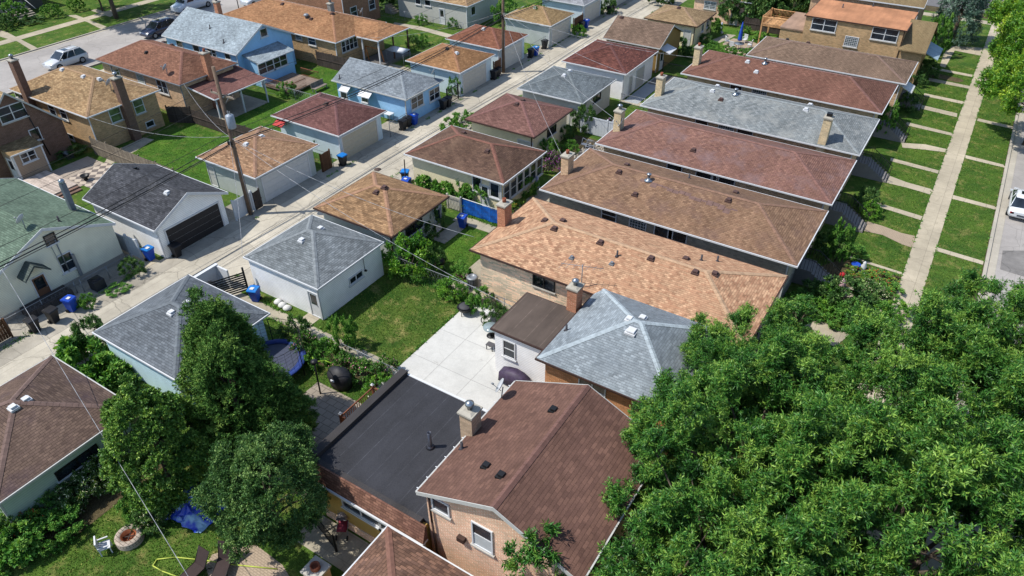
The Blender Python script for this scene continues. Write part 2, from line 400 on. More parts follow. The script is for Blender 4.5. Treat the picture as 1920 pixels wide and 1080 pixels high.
VENTS = {
 'B': [(-72.28, 34.29, 'w'), (-68.88, 34.29, 'w'), (-67.26, 34.76, 'w')],
 'C': [(-70.98, 42.3, 'k'), (-73.29, 46.73, 'b'), (-75.52, 47.3, 'b')],
 'D': [(-71.91, 50.97, 'p'), (-68.41, 49.73, 'p')],
 'E': [(-71.78, 61.53, 'b'), (-66.7, 60.31, 't'), (-65.86, 60.23, 'b'), (-63.87, 61.67, 'b')],
 'W4': [(-52.75, 50.63, 'p')],
 'W3': [(-47.7, 43.7, 'b')],
 'W5': [(-47.17, 61.22, 'k'), (-45.89, 61.06, 'w')],
 'W6': [(-47.74, 68.86, 'w')],
 'W7': [(-46.92, 78.85, 'w')],
 'W2': [(-47.48, 35.89, 'w'), (-47.73, 34.48, 'w')],
 'W1': [(-45.87, 25.65, 'w'), (-51.13, 26.74, 'k')],
 'W0': [(-48.32, 19.06, 'p')],
 'E1': [(-33.24, 26.4, 'w'), (-33.34, 28.19, 'w')],
 'E2': [(-33.3, 33.85, 'b'), (-33.0, 34.41, 'b')],
 'E3': [(-30.13, 43.47, 'b'), (-33.76, 45.29, 'b')],
 'E4': [(-33.1, 52.56, 'b'), (-33.11, 53.58, 'b')],
 'E5': [(-32.99, 61.05, 'w'), (-33.09, 62.3, 'w')],
 'E6': [(-32.83, 70.27, 'b')],
 'E7': [(-35.25, 78.48, 'b')],
 'E8': [(-32.06, 87.85, 'b')],
 'E0': [(-33.99, 16.97, 'w'), (-33.98, 17.99, 'w')],
 'E-1': [(-33.94, 7.97, 'w'), (-34.06, 8.63, 'w')],
 'H1': [(-11.03, 28.66, 'w'), (-10.54, 29.32, 'w'), (-10.58, 27.99, 'W'), (-14.19, 27.59, 'p')],
 'H2': [(-20.27, 35.61, 'b'), (-19.18, 34.95, 'b'), (-19.26, 36.15, 'b'), (-15.94, 35.03, 'b'), (-12.55, 35.06, 'b'), (-10.85, 36.39, 'b'), (-9.77, 35.09, 'b'), (-8.78, 35.6, 'b'), (-17.01, 33.31, 's'), (-14.54, 33.82, 's'), (-14.52, 34.48, 'p'), (-10.11, 37.11, 'p'), (-9.33, 37.88, 'p')],
 'H3': [(-18.96, 43.95, 'b'), (-16.96, 42.45, 'b'), (-19.03, 45.35, 'b'), (-10.91, 44.09, 'b'), (-10.99, 45.91, 'b'), (-16.68, 43.95, 'P'), (-14.71, 46.87, 'p')],
 'H4': [(-16.07, 51.18, 'b')],
 'H5': [(-19.2, 65.36, 'w'), (-18.52, 61.83, 'w'), (-17.42, 61.05, 'b'), (-16.52, 62.02, 'P'), (-10.46, 61.93, 'w'), (-10.91, 66.1, 'w')],
 'H6': [(-18.27, 70.81, 'w'), (-17.0, 69.68, 'w'), (-16.69, 71.03, 'P')],
 'H7': [(-15.36, 82.5, 'b'), (-17.25, 81.11, 'k')],
 'H8': [(-14.19, 91.14, 'p'), (-11.39, 93.3, 'p')],
 'H0': [(-11.15, 15.36, 'k'), (-10.2, 15.0, 'k'), (-10.21, 19.04, 'k'), (-12.93, 16.12, 'p')],
 'H0f': [(-15.43, 16.94, 'T')],
}
WINS = {
 'H0': [('-y', -10.27, 4.96, 1.0, 1.5, 'shade'), ('-y', -12.27, 5.48, 0.9, 0.8, 'plain')],
 'H0f': [('-y', -16.85, 2.17, 2.3, 0.75, 'pair'), ('-y', -14.43, 1.78, 2.6, 0.75, 'pair')],
 'H1': [('-y', -11.32, 2.72, 1.6, 1.1, 'pair')],
 'H1a': [('-y', -17.0, 2.21, 0.85, 1.25, 'sash')],
 'H2': [('-y', -18.16, 2.79, 1.6, 0.9, 'dark')],
 'H3': [('-y', -18.23, 2.9, 1.2, 0.9, 'sash'), ('-y', -16.01, 2.88, 1.3, 0.9, 'block'), ('-y', -14.1, 2.86, 1.4, 0.9, 'plain'), ('-y', -13.1, 2.9, 1.4, 0.9, 'plain')],
 'H4': [('-y', -16.97, 3.18, 1.3, 0.8, 'plain'), ('-y', -14.6, 3.18, 1.3, 0.8, 'plain'), ('-y', -13.71, 3.18, 0.4, 0.8, 'plain'), ('-y', -12.79, 3.18, 1.3, 0.8, 'plain')],
 'H5': [('-y', -18.14, 3.23, 1.2, 0.7, 'plain'), ('-y', -15.94, 3.21, 1.4, 0.7, 'block'), ('-y', -14.32, 3.21, 1.4, 0.7, 'plain')],
 'H6': [('-y', -18.2, 3.12, 1.2, 0.7, 'plain'), ('-y', -15.96, 3.21, 1.4, 0.7, 'block')],
 'H8': [('-y', -14.87, 4.73, 2.6, 1.3, 'pair'), ('-y', -8.66, 4.73, 2.6, 1.3, 'pair'), ('-y', -11.71, 3.47, 1.4, 1.1, 'block')],
 'E1': [('+x', 27.51, 1.4, 1.3, 0.55, 'pair'), ('-y', -30.59, 1.17, 0.9, 2.0, 'door')],
 'E2': [('+x', 33.92, 1.79, 1.9, 0.7, 'dark'), ('+x', 36.69, 1.58, 0.9, 2.0, 'door')],
 'E3': [('-y', -29.13, 1.48, 0.9, 2.0, 'door'), ('-y', -29.83, 1.89, 0.9, 1.3, 'plain'), ('-y', -28.17, 1.81, 0.9, 1.3, 'plain')],
 'E4': [('+x', 53.31, 1.73, 1.6, 0.75, 'dark'), ('-y', -30.62, 1.63, 1.6, 1.9, 'doorw')],
 'E5': [('+x', 61.87, 1.87, 1.6, 0.8, 'dark'), ('-y', -30.45, 1.63, 0.9, 1.9, 'doorw')],
 'E6': [('+x', 68.46, 1.34, 0.8, 2.0, 'doorw'), ('+x', 70.77, 1.62, 2.0, 2.1, 'doorw')],
 'E7': [('+x', 76.74, 1.75, 0.9, 2.0, 'door')],
 'E8': [('+x', 87.85, 1.77, 0.7, 0.9, 'plain'), ('+x', 89.46, 1.79, 0.7, 0.9, 'plain'), ('-y', -29.7, 1.3, 0.95, 2.0, 'doorw')],
 'E-1': [('+x', 8.42, 1.61, 2.2, 0.6, 'dark')],
 'W0': [('+x', 18.02, 1.93, 1.0, 1.35, 'sash'), ('+x', 17.68, 3.96, 0.75, 0.75, 'dark'), ('+x', 15.97, 1.6, 0.95, 2.0, 'doorb')],
 'W2': [('-y', -50.29, 0.99, 0.9, 1.9, 'doorw')],
 'W4': [('+x', 52.17, 1.77, 1.9, 1.2, 'pair'), ('+x', 54.89, 1.58, 1.7, 1.2, 'pair'), ('-y', -52.41, 1.31, 0.9, 0.9, 'plain'), ('-y', -49.6, 1.52, 0.9, 0.9, 'plain')],
 'B': [('+x', 33.57, 2.78, 1.15, 1.4, 'shadeg'), ('+x', 35.97, 2.71, 1.05, 1.4, 'shadeg'), ('+x', 36.49, 0.75, 0.9, 0.6, 'plain'), ('-y', -70.4, 2.77, 1.1, 1.3, 'sash'), ('-y', -68.61, 2.83, 1.1, 1.3, 'sash'), ('-y', -75.54, 3.08, 1.8, 0.8, 'pair'), ('-y', -68.88, 0.38, 0.9, 0.6, 'plain')],
 'C': [('-y', -74.29, 2.74, 1.4, 1.2, 'sash'), ('-y', -70.14, 2.77, 1.2, 1.0, 'blockg'), ('-y', -66.78, 2.58, 1.6, 1.4, 'pair')],
 'D': [('-y', -75.25, 2.91, 1.1, 0.9, 'plain'), ('-y', -72.44, 2.93, 1.1, 0.9, 'plain'), ('-y', -69.86, 2.83, 1.4, 1.1, 'pair'), ('-y', -67.3, 2.98, 0.9, 0.8, 'plain'), ('+x', 53.02, 4.62, 1.0, 0.9, 'plain')],
 'Dp': [('+x', 50.66, 1.98, 2.2, 1.2, 'pair'), ('+x', 52.63, 1.98, 2.0, 1.2, 'pair')],
 'E': [('-y', -63.97, 2.58, 1.2, 1.0, 'sash'), ('-y', -66.03, 2.73, 1.0, 0.7, 'block'), ('+x', 60.09, 2.27, 2.6, 1.3, 'quad')],
 'F': [('+x', 73.78, 2.09, 1.2, 1.3, 'sash'), ('+x', 70.28, 2.01, 1.2, 1.3, 'sash')],
 'G': [('-y', -59.99, 1.03, 0.9, 2.0, 'door'), ('-y', -62.22, 2.44, 1.0, 0.8, 'plain'), ('-y', -63.81, 2.35, 0.9, 0.7, 'plain'), ('-y', -63.13, 0.27, 0.8, 0.4, 'plain'), ('+x', 78.43, 2.06, 1.0, 1.1, 'plain')],
 'A': [('+x', 26.29, 5.17, 2.2, 1.35, 'pair'), ('+x', 27.33, 2.77, 0.9, 1.1, 'plain')],
 'Aa': [('+x', 25.44, 1.93, 1.3, 0.9, 'pair')],
}
DISHES = {
 'B': [(-65.69, 34.68)],
 'C': [(-65.81, 40.62)],
 'E': [(-61.98, 64.57)],
 'W4': [(-44.51, 55.31)],
 'W0': [(-48.26, 16.95)],
 'H4': [(-23.58, 52.81), (-22.59, 51.82)],
 'H0': [(-13.2, 19.56)],
 'H8': [],
}

# ---------------------------------------------------------------- setting
PAV = []
def sheet(name, pts, z, mat, kind='structure', top=None):
    m = MB()
    if len(pts) == 2:
        (x0, y0), (x1, y1) = pts; pts = [(x0,y0),(x1,y0),(x1,y1),(x0,y1)]
    if z >= .008 and 'lawn' not in name: PAV.append(pts)
    if top: m.prism(pts, 'z', z, z+top)
    else: m.poly([(x, y, z) for x, y in pts])
    o = m.build(name, mat, fix=bool(top)); tag(o, kind=kind)
    if not top and o.data.polygons[0].normal.z < 0: o.data.flip_normals()
    return o
sheet('ground', [(-400, -150), (400, 700)], -.02, SOIL)
sheet('lawn', [(-85.2, -60), (-44.4, 116)], 0, LAWN)
sheet('lawn', [(-38.2, -60), (5.2, 116)], 0, LAWN)
sheet('lawn', [(-140, -60), (-96.6, 200)], 0, LAWN)
sheet('lawn', [(14.3, -60), (80, 200)], 0, LAWN)
sheet('lawn', [(-80, 128), (80, 260)], 0, LAWN)
sheet('alley', [(-43.4, -60), (-38.7, 116.2)], .012, ALLEYC)
for y0, y1 in ((-60, 116.2),):
    sheet('alley_apron', [(-44.9, y0), (-43.42, y1)], .008, APRON); sheet('alley_apron', [(-38.68, y0), (-36.9, y1)], .008, APRON)
sheet('side_yard', [(-47.4, 5), (-44.92, 22.2)], .006, APRON); sheet('side_yard', [(-46.9, 29), (-44.92, 32.3)], .006, APRON); sheet('side_yard', [(-46.5, 47.2), (-44.92, 50.4)], .006, APRON)
for x in (-40.4, -41.3): sheet('alley_seam', [(x, -60), (x+.035, 116)], .017, plain('seam_tar', (70, 66, 62), .9))
sheet('street', [(-96.4, -60), (-85.6, 300)], .0, STREETC); sheet('street', [(5.5, -60), (14, 300)], .0, STREETC)
sheet('cross_street', [(-300, 118.5), (300, 127.5)], .01, ASPH)
for x in (-96.6, -85.6, 5.25, 14.0): sheet('kerb', [(x, -60), (x+.22, 118)], -.01, CURBC, top=.13)
sheet('gutter_strip', [(5.48, -60), (6.0, 118)], .006, CURBC)
sheet('gutter_strip', [(-96.37, -60), (-95.9, 118)], .006, CURBC)
sheet('sidewalk', [(.6, -60), (2.1, 117)], .016, WALKC); sheet('sidewalk', [(-103.5, -60), (-101.9, 200)], .016, WALKC)
sheet('sidewalk', [(-85, 113.5), (.55, 115)], .014, WALKC); sheet('sidewalk', [(-83.5, -60), (-82, 113)], .014, WALKC)
sheet('road_marking', [(-2.02,117.99), (-1.54,118.28), (-1.59,122.82), (-2.09,122.52)], .02, WHITE)
sheet('street_patch', [(6.2,56.13), (7.51,56.94), (7.88,53.31), (6.25,53.42)], .012, concrete('street_repair_patch', (150,146,142), 0, 0, .5, .4))
# front walks from the stairs to the pavement
for pts in ([(-2.96,55.19), (-1.79,55.1), (-0.41,54.8), (0.54,54.88), (0.64,53.09), (-0.14,53.18), (-1.54,53.76), (-2.91,53.61)],):
    sheet('front_walk', pts, .02, PAVER)
for q in ([(-3.37,58.66), (0.56,58.2), (0.51,57.52), (-3.16,58.0)], [(-3.2,63.93), (-1.43,63.38), (0.64,63.18), (0.54,62.18), (-1.27,62.41), (-3.21,62.39)],
          [(-3.39,67.42), (0.53,67.03), (0.58,66.38), (-3.32,66.74)], [(-3.13,71.08), (-1.22,71.87), (0.56,71.82), (0.61,71.1), (-1.05,70.7), (-2.87,70.09)],
          [(-3.49,76.18), (0.57,75.74), (0.6,75.09), (-3.41,75.37)], [(-2.93,81.33), (0.38,80.9), (0.45,79.9), (-2.83,80.31)],
          [(-3.18,84.75), (0.65,84.48), (0.64,83.68), (-3.11,83.96)], [(-3.41,89.68), (0.69,89.33), (0.72,88.49), (-3.32,88.65)],
          [(-3.6,93.34), (0.62,93.06), (0.64,92.33), (-3.55,92.6)], [(-2.93,102.07), (0.5,103.26), (0.68,100.17), (-2.17,100.56), (-2.36,93.9), (-2.94,94.14), (-3.11,98.92)],
          [(-3.2,49.65), (0.52,49.41), (0.54,49.12), (-3.21,49.33)]):
    sheet('front_walk', q, .02, WALKC)
for q in ([(2.03,54.11), (5.17,53.9), (5.19,53.37), (2.06,53.56)], [(2.12,63.06), (5.4,62.81), (5.41,62.24), (2.13,62.36)], [(2.12,71.42), (5.44,71.08), (5.44,70.51), (2.19,70.73)],
          [(2.19,80.68), (5.4,80.35), (5.4,79.66), (2.21,79.97)], [(2.21,89.22), (4.19,89.09), (4.19,88.42), (2.28,88.42)]):
    sheet('parkway_walk', q, .02, WALKC)
sheet('dry_bed', [(-3.53,91.66), (-0.55,91.25), (-0.07,90.64), (-0.54,89.81), (-3.58,90.13)], .008, SOIL)
sheet('front_walk', [(-3.66,39.93), (-3.23,41.08), (-1.08,40.56), (-1.55,38.85)], .03, WALKC)
for y in (8, 17, 26, 35.5, 44.5): sheet('parkway_walk', [(2.12, y), (5.2, y+.6)], .02, WALKC); sheet('front_walk', [(-3, y), (.55, y+1)], .02, WALKC)
# walks beside the far left street
for q in ([(-107.88,45.42), (-106.5,45.5), (-97.04,44.12), (-96.66,43.23), (-101.5,44.17), (-105.28,44.02)], [(-106.47,53.72), (-105.62,54.51), (-97.27,53.61), (-96.87,52.58), (-101.08,53.41)], [(-105.67,56.76), (-105.72,57.6), (-101.21,57.45), (-100.62,56.4)]):
    sheet('front_walk', q, .02, WALKC)
# yards
sheet('dry_lawn', [(-30, 23.45), (-23.15, 30.7)], .006, LAWND)
sheet('patio', [(-23.1, 20.5), (-14.4, 30.75)], .02, NEWC)
sheet('yard_walk', [(-37, 22.55), (-23.12, 23.4)], .014, YARDC); sheet('yard_walk', [(-31.4, 23.42), (-30.35, 24.25)], .016, YARDC)
sheet('yard_walk', [(-30.2, 38.5), (-23.6, 39.5)], .014, YARDC); sheet('yard_walk', [(-29.9, 35.5), (-28.7, 38.48)], .016, YARDC)
sheet('patio', [(-25.4, 31.4), (-23.3, 35.2)], .014, YARDC)
sheet('lush_lawn', [(-29.5, 32.2), (-25.5, 38.4)], .006, LAWNB)
sheet('patio', [(-26.3, 13.6), (-19.7, 19.9)], .016, concrete('flagstone', (176,164,148), .55, .42, 0, .25, .5, 0, .37))
sheet('patio', [(-27.0, 40.4), (-23.7, 47)], .014, YARDC); sheet('patio', [(-29.3, 49.6), (-23.6, 57)], .014, SOIL)
sheet('rock_bed', [(-27.5, 52.4), (-24.2, 55.8)], .02, GRAVEL)
sheet('yard_walk', [(-29.3, 66.2), (-23.6, 67.1)], .014, YARDC); sheet('yard_walk', [(-28.95, 66.6), (-27.4, 74.4)], .016, concrete('grey_slab', (180,184,186), 0, 0, 0, .1))
sheet('patio', [(-28.8, 72.2), (-23.6, 75.6)], .018, concrete('dark_yard_concrete', (150,146,138), 1.5, 1.5, 0, .2))
sheet('patio', [(-26.31,88.79), (-25.86,91.37), (-21.51,91.25), (-19.98,88.26), (-22.14,86.1), (-24.78,85.77)], .02, PAVER)
sheet('yard_walk', [(-28.03,88.89), (-27.14,92.5), (-25.98,92.72), (-26.14,91.2), (-26.86,88.46)], .018, YARDC); sheet('lush_lawn', [(-28, 84), (-19.5, 95)], .006, LAWNB)
for y in (22.3, 31.0, 39.4, 48.5, 57.4, 66.3, 75.3, 83.4): sheet('gangway', [(-23.3, y-.1), (-5.6, y+1.1)], .01, YARDC)
sheet('lush_lawn', [(-62.5, 31.2), (-51.3, 39.3)], .006, LAWNB); sheet('yard_walk', [(-61.31,29.13), (-61.92,33.0), (-62.52,35.36), (-63.75,35.15), (-63.52,31.39)], .014, YARDC)
sheet('lush_lawn', [(-63, 40.3), (-52.3, 48)], .006, LAWNB); sheet('lush_lawn', [(-63.3, 49.2), (-53.5, 57.4)], .006, LAWNB)
sheet('yard_walk', [(-65.97,74.59), (-61.84,75.01), (-55.56,74.34), (-55.3,73.08), (-60.9,73.81), (-65.4,73.37)], .014, YARDC); sheet('patio', [(-58.5, 58.6), (-53, 62.5)], .014, YARDC)
sheet('patio', [(-66, 40.3), (-60, 47.3)], .016, YARDC)
n_ = NT('checker_paving', .85); ck = n_.t.nodes.new('ShaderNodeTexChecker'); n_.set(ck.inputs[0], n_.mapping(n_.uv(), (1, 1, 1), (0, 0, .78))); ck.inputs['Scale'].default_value = 1.9
ck.inputs[1].default_value = D(205, 190, 172); ck.inputs[2].default_value = D(126, 116, 110); 
sheet('checker_patio', [(-62.3, 26.6), (-54.2, 30.2)], .024, n_.out(ck.outputs[0]))
sheet('yard_walk', [(-64.7, 24), (-60.02, 30)], .018, concrete('pale_deck_boards', (190,176,160), 4, .14, 0, .15))
sheet('yard_walk', [(-53.5, 21.9), (-44.9, 22.9)], .016, WALKC)
sheet('patio', [(-22.12,8.46), (-22.33,9.02), (-21.77,9.84), (-21.01,10.45), (-19.18,10.37), (-17.61,9.82), (-20.79,7.82)], .016, PAVER)
sheet('yard_walk', [(-19.8, 11.6), (-13.4, 13.3)], .014, YARDC)
sheet('garden_bed', [(-30.3, 5), (-28.6, 11.6)], .012, SOIL); sheet('garden_bed', [(-29, 21.0), (-22.8, 22.4)], .012, SOIL)
sheet('garden_bed', [(-3.26,49.06), (0.59,48.79), (0.72,46.04), (-2.87,43.8), (-4.55,47.09)], .012, SOIL)
sheet('front_walk', [(-2.54,45.39), (-1.96,45.9), (0.12,45.66), (1.22,45.01), (1.13,43.66), (-0.25,44.1)], .02, YARDC)

# ---------------------------------------------------------------- building parts
def fbox(m, face, pl, a0, a1, z0, z1, d0, d1):
    """box on a wall: a along the wall, d outward from the wall plane"""
    if face == '-y': m.box(a0, a1, pl-d1, pl-d0, z0, z1)
    elif face == '+x': m.box(pl+d0, pl+d1, a0, a1, z0, z1)
    elif face == '-x': m.box(pl-d1, pl-d0, a0, a1, z0, z1)
    else: m.box(a0, a1, pl+d0, pl+d1, z0, z1)
def window(p, face, pl, a, zc, w, h, style, brick=False):
    isd = style.startswith('door')
    if isd: zc = h/2+.04
    x0, x1, z0, z1 = a-w/2, a+w/2, zc-h/2, zc+h/2; t = .07
    fm = BLACK if style in ('dark',) else WHITE
    m = MB()
    fbox(m, face, pl, x0, x1, z1-t, z1, -.02, .06); fbox(m, face, pl, x0, x1, z0, z0+t, -.02, .06)
    fbox(m, face, pl, x0, x0+t, z0+t, z1-t, -.02, .06); fbox(m, face, pl, x1-t, x1, z0+t, z1-t, -.02, .06)
    ns = {'pair': 2, 'quad': 4}.get(style, 2 if (w > 1.5 and not isd) else 1)
    for i in range(1, ns):
        c = x0+w*i/ns; fbox(m, face, pl, c-.04, c+.04, z0+t, z1-t, -.02, .05)
    if style in ('sash', 'pair', 'shade', 'shadeg', 'quad') and h > .8: fbox(m, face, pl, x0+t, x1-t, zc-.025, zc+.025, -.02, .035)
    if style.startswith('block'):
        nx = max(2, round(w/.2)); nz = max(2, round(h/.2))
        for i in range(1, nx): c = x0+w*i/nx; fbox(m, face, pl, c-.015, c+.015, z0+t, z1-t, -.01, .03)
        for i in range(1, nz): c = z0+h*i/nz; fbox(m, face, pl, x0+t, x1-t, c-.015, c+.015, -.01, .028)
    o = m.build('door' if isd else 'window', fm, p)
    g = MB()
    if isd:
        body = MB(); fbox(body, face, pl, x0+t, x1-t, z0+t, z1-t, -.01, .02)
        body.build('door_panel', {'doorb': plain('brown_door', (120, 84, 62)), 'doorw': OFFW}.get(style, WHITE), o)
        k = MB(); fbox(k, face, pl, x1-t-.12, x1-t-.06, zc-.05, zc+.01, .02, .07); k.build('handle', GREYT, o)
        if style != 'doorw': fbox(g, face, pl, x0+.18, x1-.18, zc+.0, z1-.2, .018, .026); g.build('pane', GLASS, o)
    else:
        fbox(g, face, pl, x0+t, x1-t, z0+t, z1-t, -.03, .012)
        g.build('pane', {'shadeg': GLASSG, 'block': GBLOCK, 'blockg': plain('green_glass_block', (120,150,125), .25, .25)}.get(style, GLASS), o)
        if style == 'shade':
            s = MB(); fbox(s, face, pl, x0+t, x1-t, z0+t, zc-.03, .012, .02); s.build('blind', BLIND, o)
        s = MB(); fbox(s, face, pl, x0-.07, x1+.07, z0-.09, z0-.002, -.01, .11); s.build('sill', STONE if brick else WHITE, o)
    return o
def garage_door(p, face, pl, a0, a1, h, c=(222, 218, 208), dark=False):
    m = MB(); fbox(m, face, pl, a0-.12, a0, .02, h+.1, -.02, .05); fbox(m, face, pl, a1, a1+.12, .02, h+.1, -.02, .05); fbox(m, face, pl, a0, a1, h, h+.1, -.02, .05)
    o = m.build('garage_door', WHITE, p)
    d = MB(); nn = 4; k = max(3, round((a1-a0)/1.2))
    for i in range(nn):
        z0 = .03+i*(h-.03)/nn; z1 = .03+(i+1)*(h-.03)/nn-.018
        fbox(d, face, pl, a0+.005, a1-.005, z0, z1, -.03, .015)
        for j in range(k):
            b0 = a0+(a1-a0)*j/k+.08; b1 = a0+(a1-a0)*(j+1)/k-.08; fbox(d, face, pl, b0, b1, z0+.09, z1-.09, .014, .026)
    d.build('door_panel', plain('garage_door_paint', c, .55, .06), o)
    return o
def chimney(p, x, y, z0, z1, sx, sy, mat, flue='clay', cap=True):
    m = MB(); m.box(x-sx/2, x+sx/2, y-sy/2, y+sy/2, z0, z1)
    o = m.build('chimney', mat, p)
    if cap:
        c = MB(); c.box(x-sx/2-.07, x+sx/2+.07, y-sy/2-.07, y+sy/2+.07, z1+.002, z1+.1); c.taper(x, y, sx/2, sy/2, z1+.102, sx/2-.12, sy/2-.12, z1+.16); c.build('cap', concrete('chimney_cap', (190,184,170), 0, 0), o)
    f = MB(); q = z1+(.16 if cap else 0)
    if flue == 'clay': f.lathe([(.13, q-.02), (.13, q+.28), (.09, q+.28), (.09, q+.1)], (x, y, 0), 12); f.build('flue', TERRA, o)
    elif flue == 'steel': f.lathe([(.12, q-.02), (.12, q+.22), (.2, q+.24), (.2, q+.34), (.03, q+.44)], (x, y, 0), 14); f.build('flue', plain('galvanised_steel', (170,178,186), .3, .1, .8), o)
    elif flue == 'black': f.box(x-.2, x+.2, y-.2, y+.2, q-.01, q+.25); f.build('flue', BLACK, o)
    return o
STEEL = plain('galvanised_steel', (170,178,186), .3, .1, .8)
def vent(p, b, x, y, t):
    z = roofz(b, x, y)+.01; m = MB()
    if t in ('w', 'W', 'b', 'k', 's'):
        s = {'W': .23, 's': .09, 'k': .13}.get(t, .155)
        mt = WHITE if t in 'wW' else (plain('brown_vent_paint', (92,68,62)) if t in 'b' else (BLACK if t == 'k' else GREYT))
        m.box(x-s-.06, x+s+.06, y-s-.06, y+s+.06, z-.09, z+.035); m.taper(x, y, s*.75, s*.75, z+.03, s*.75, s*.75, z+.09); m.taper(x, y, s, s, z+.09, s*.92, s*.92, z+.15)
        m.build('roof_vent', mt, p)
    elif t == 't': m.lathe([(.18, -.08), (.18, .15), (.3, .2), (.33, .3), (.2, .42), (.02, .45)], (x, y, z), 14).build('roof_vent', GREYT, p)
    elif t == 'p': m.lathe([(.16, -.06), (.08, .05), (.06, .08), (.06, .38), (.045, .38), (.045, .2)], (x, y, z), 10).build('vent_pipe', plain('dark_pipe', (72,70,76)), p)
    elif t == 'P': m.lathe([(.3, -.08), (.3, .02), (.12, .06), (.1, .4), (.17, .42), (.17, .5), (.02, .55)], (x, y, z), 12).build('vent_pipe', STEEL, p)
    elif t == 'T': m.lathe([(.22, -.02), (.12, .05), (.1, .08), (.1, .95), (.08, .95), (.08, .7)], (x, y, z), 14).build('vent_pipe', plain('dark_steel_pipe', (92,94,104), .35, .1, .6), p)
DISHW = plain('dish_paint', (205,208,212), .4, .05)
def dish(p, x, y, z, ang=203, s=.34):
    a = R_(ang); d = Vector((math.cos(a), math.sin(a), .55)).normalized(); c = Vector((x, y, z+.75))
    m = MB(); m.tube((x, y, z-.05), c-d*.1, .03); o = m.build('satellite_dish', GREYT, p)
    q = d.to_track_quat('Z', 'Y'); k = MB(); n = 18; rings = []
    for r, h in ((.02, -.0), (s*.5, .02), (s, .09), (s*1.0, .075), (s*.5, .005), (.02, -.015)):
        rings.append([tuple(c+q @ Vector((math.cos(2*math.pi*i/n)*r, math.sin(2*math.pi*i/n)*r*1.12, h))) for i in range(n)])
    k.loft(rings, False); k.build('reflector', DISHW, o)
    f = c+d*.5-Vector((0, 0, .12)); ar = MB(); ar.tube(c-Vector((0, 0, s*.9)), f, .015); ar.tube(f, f-d*.12, .045, 8); ar.build('feed_arm', GREYT, o)
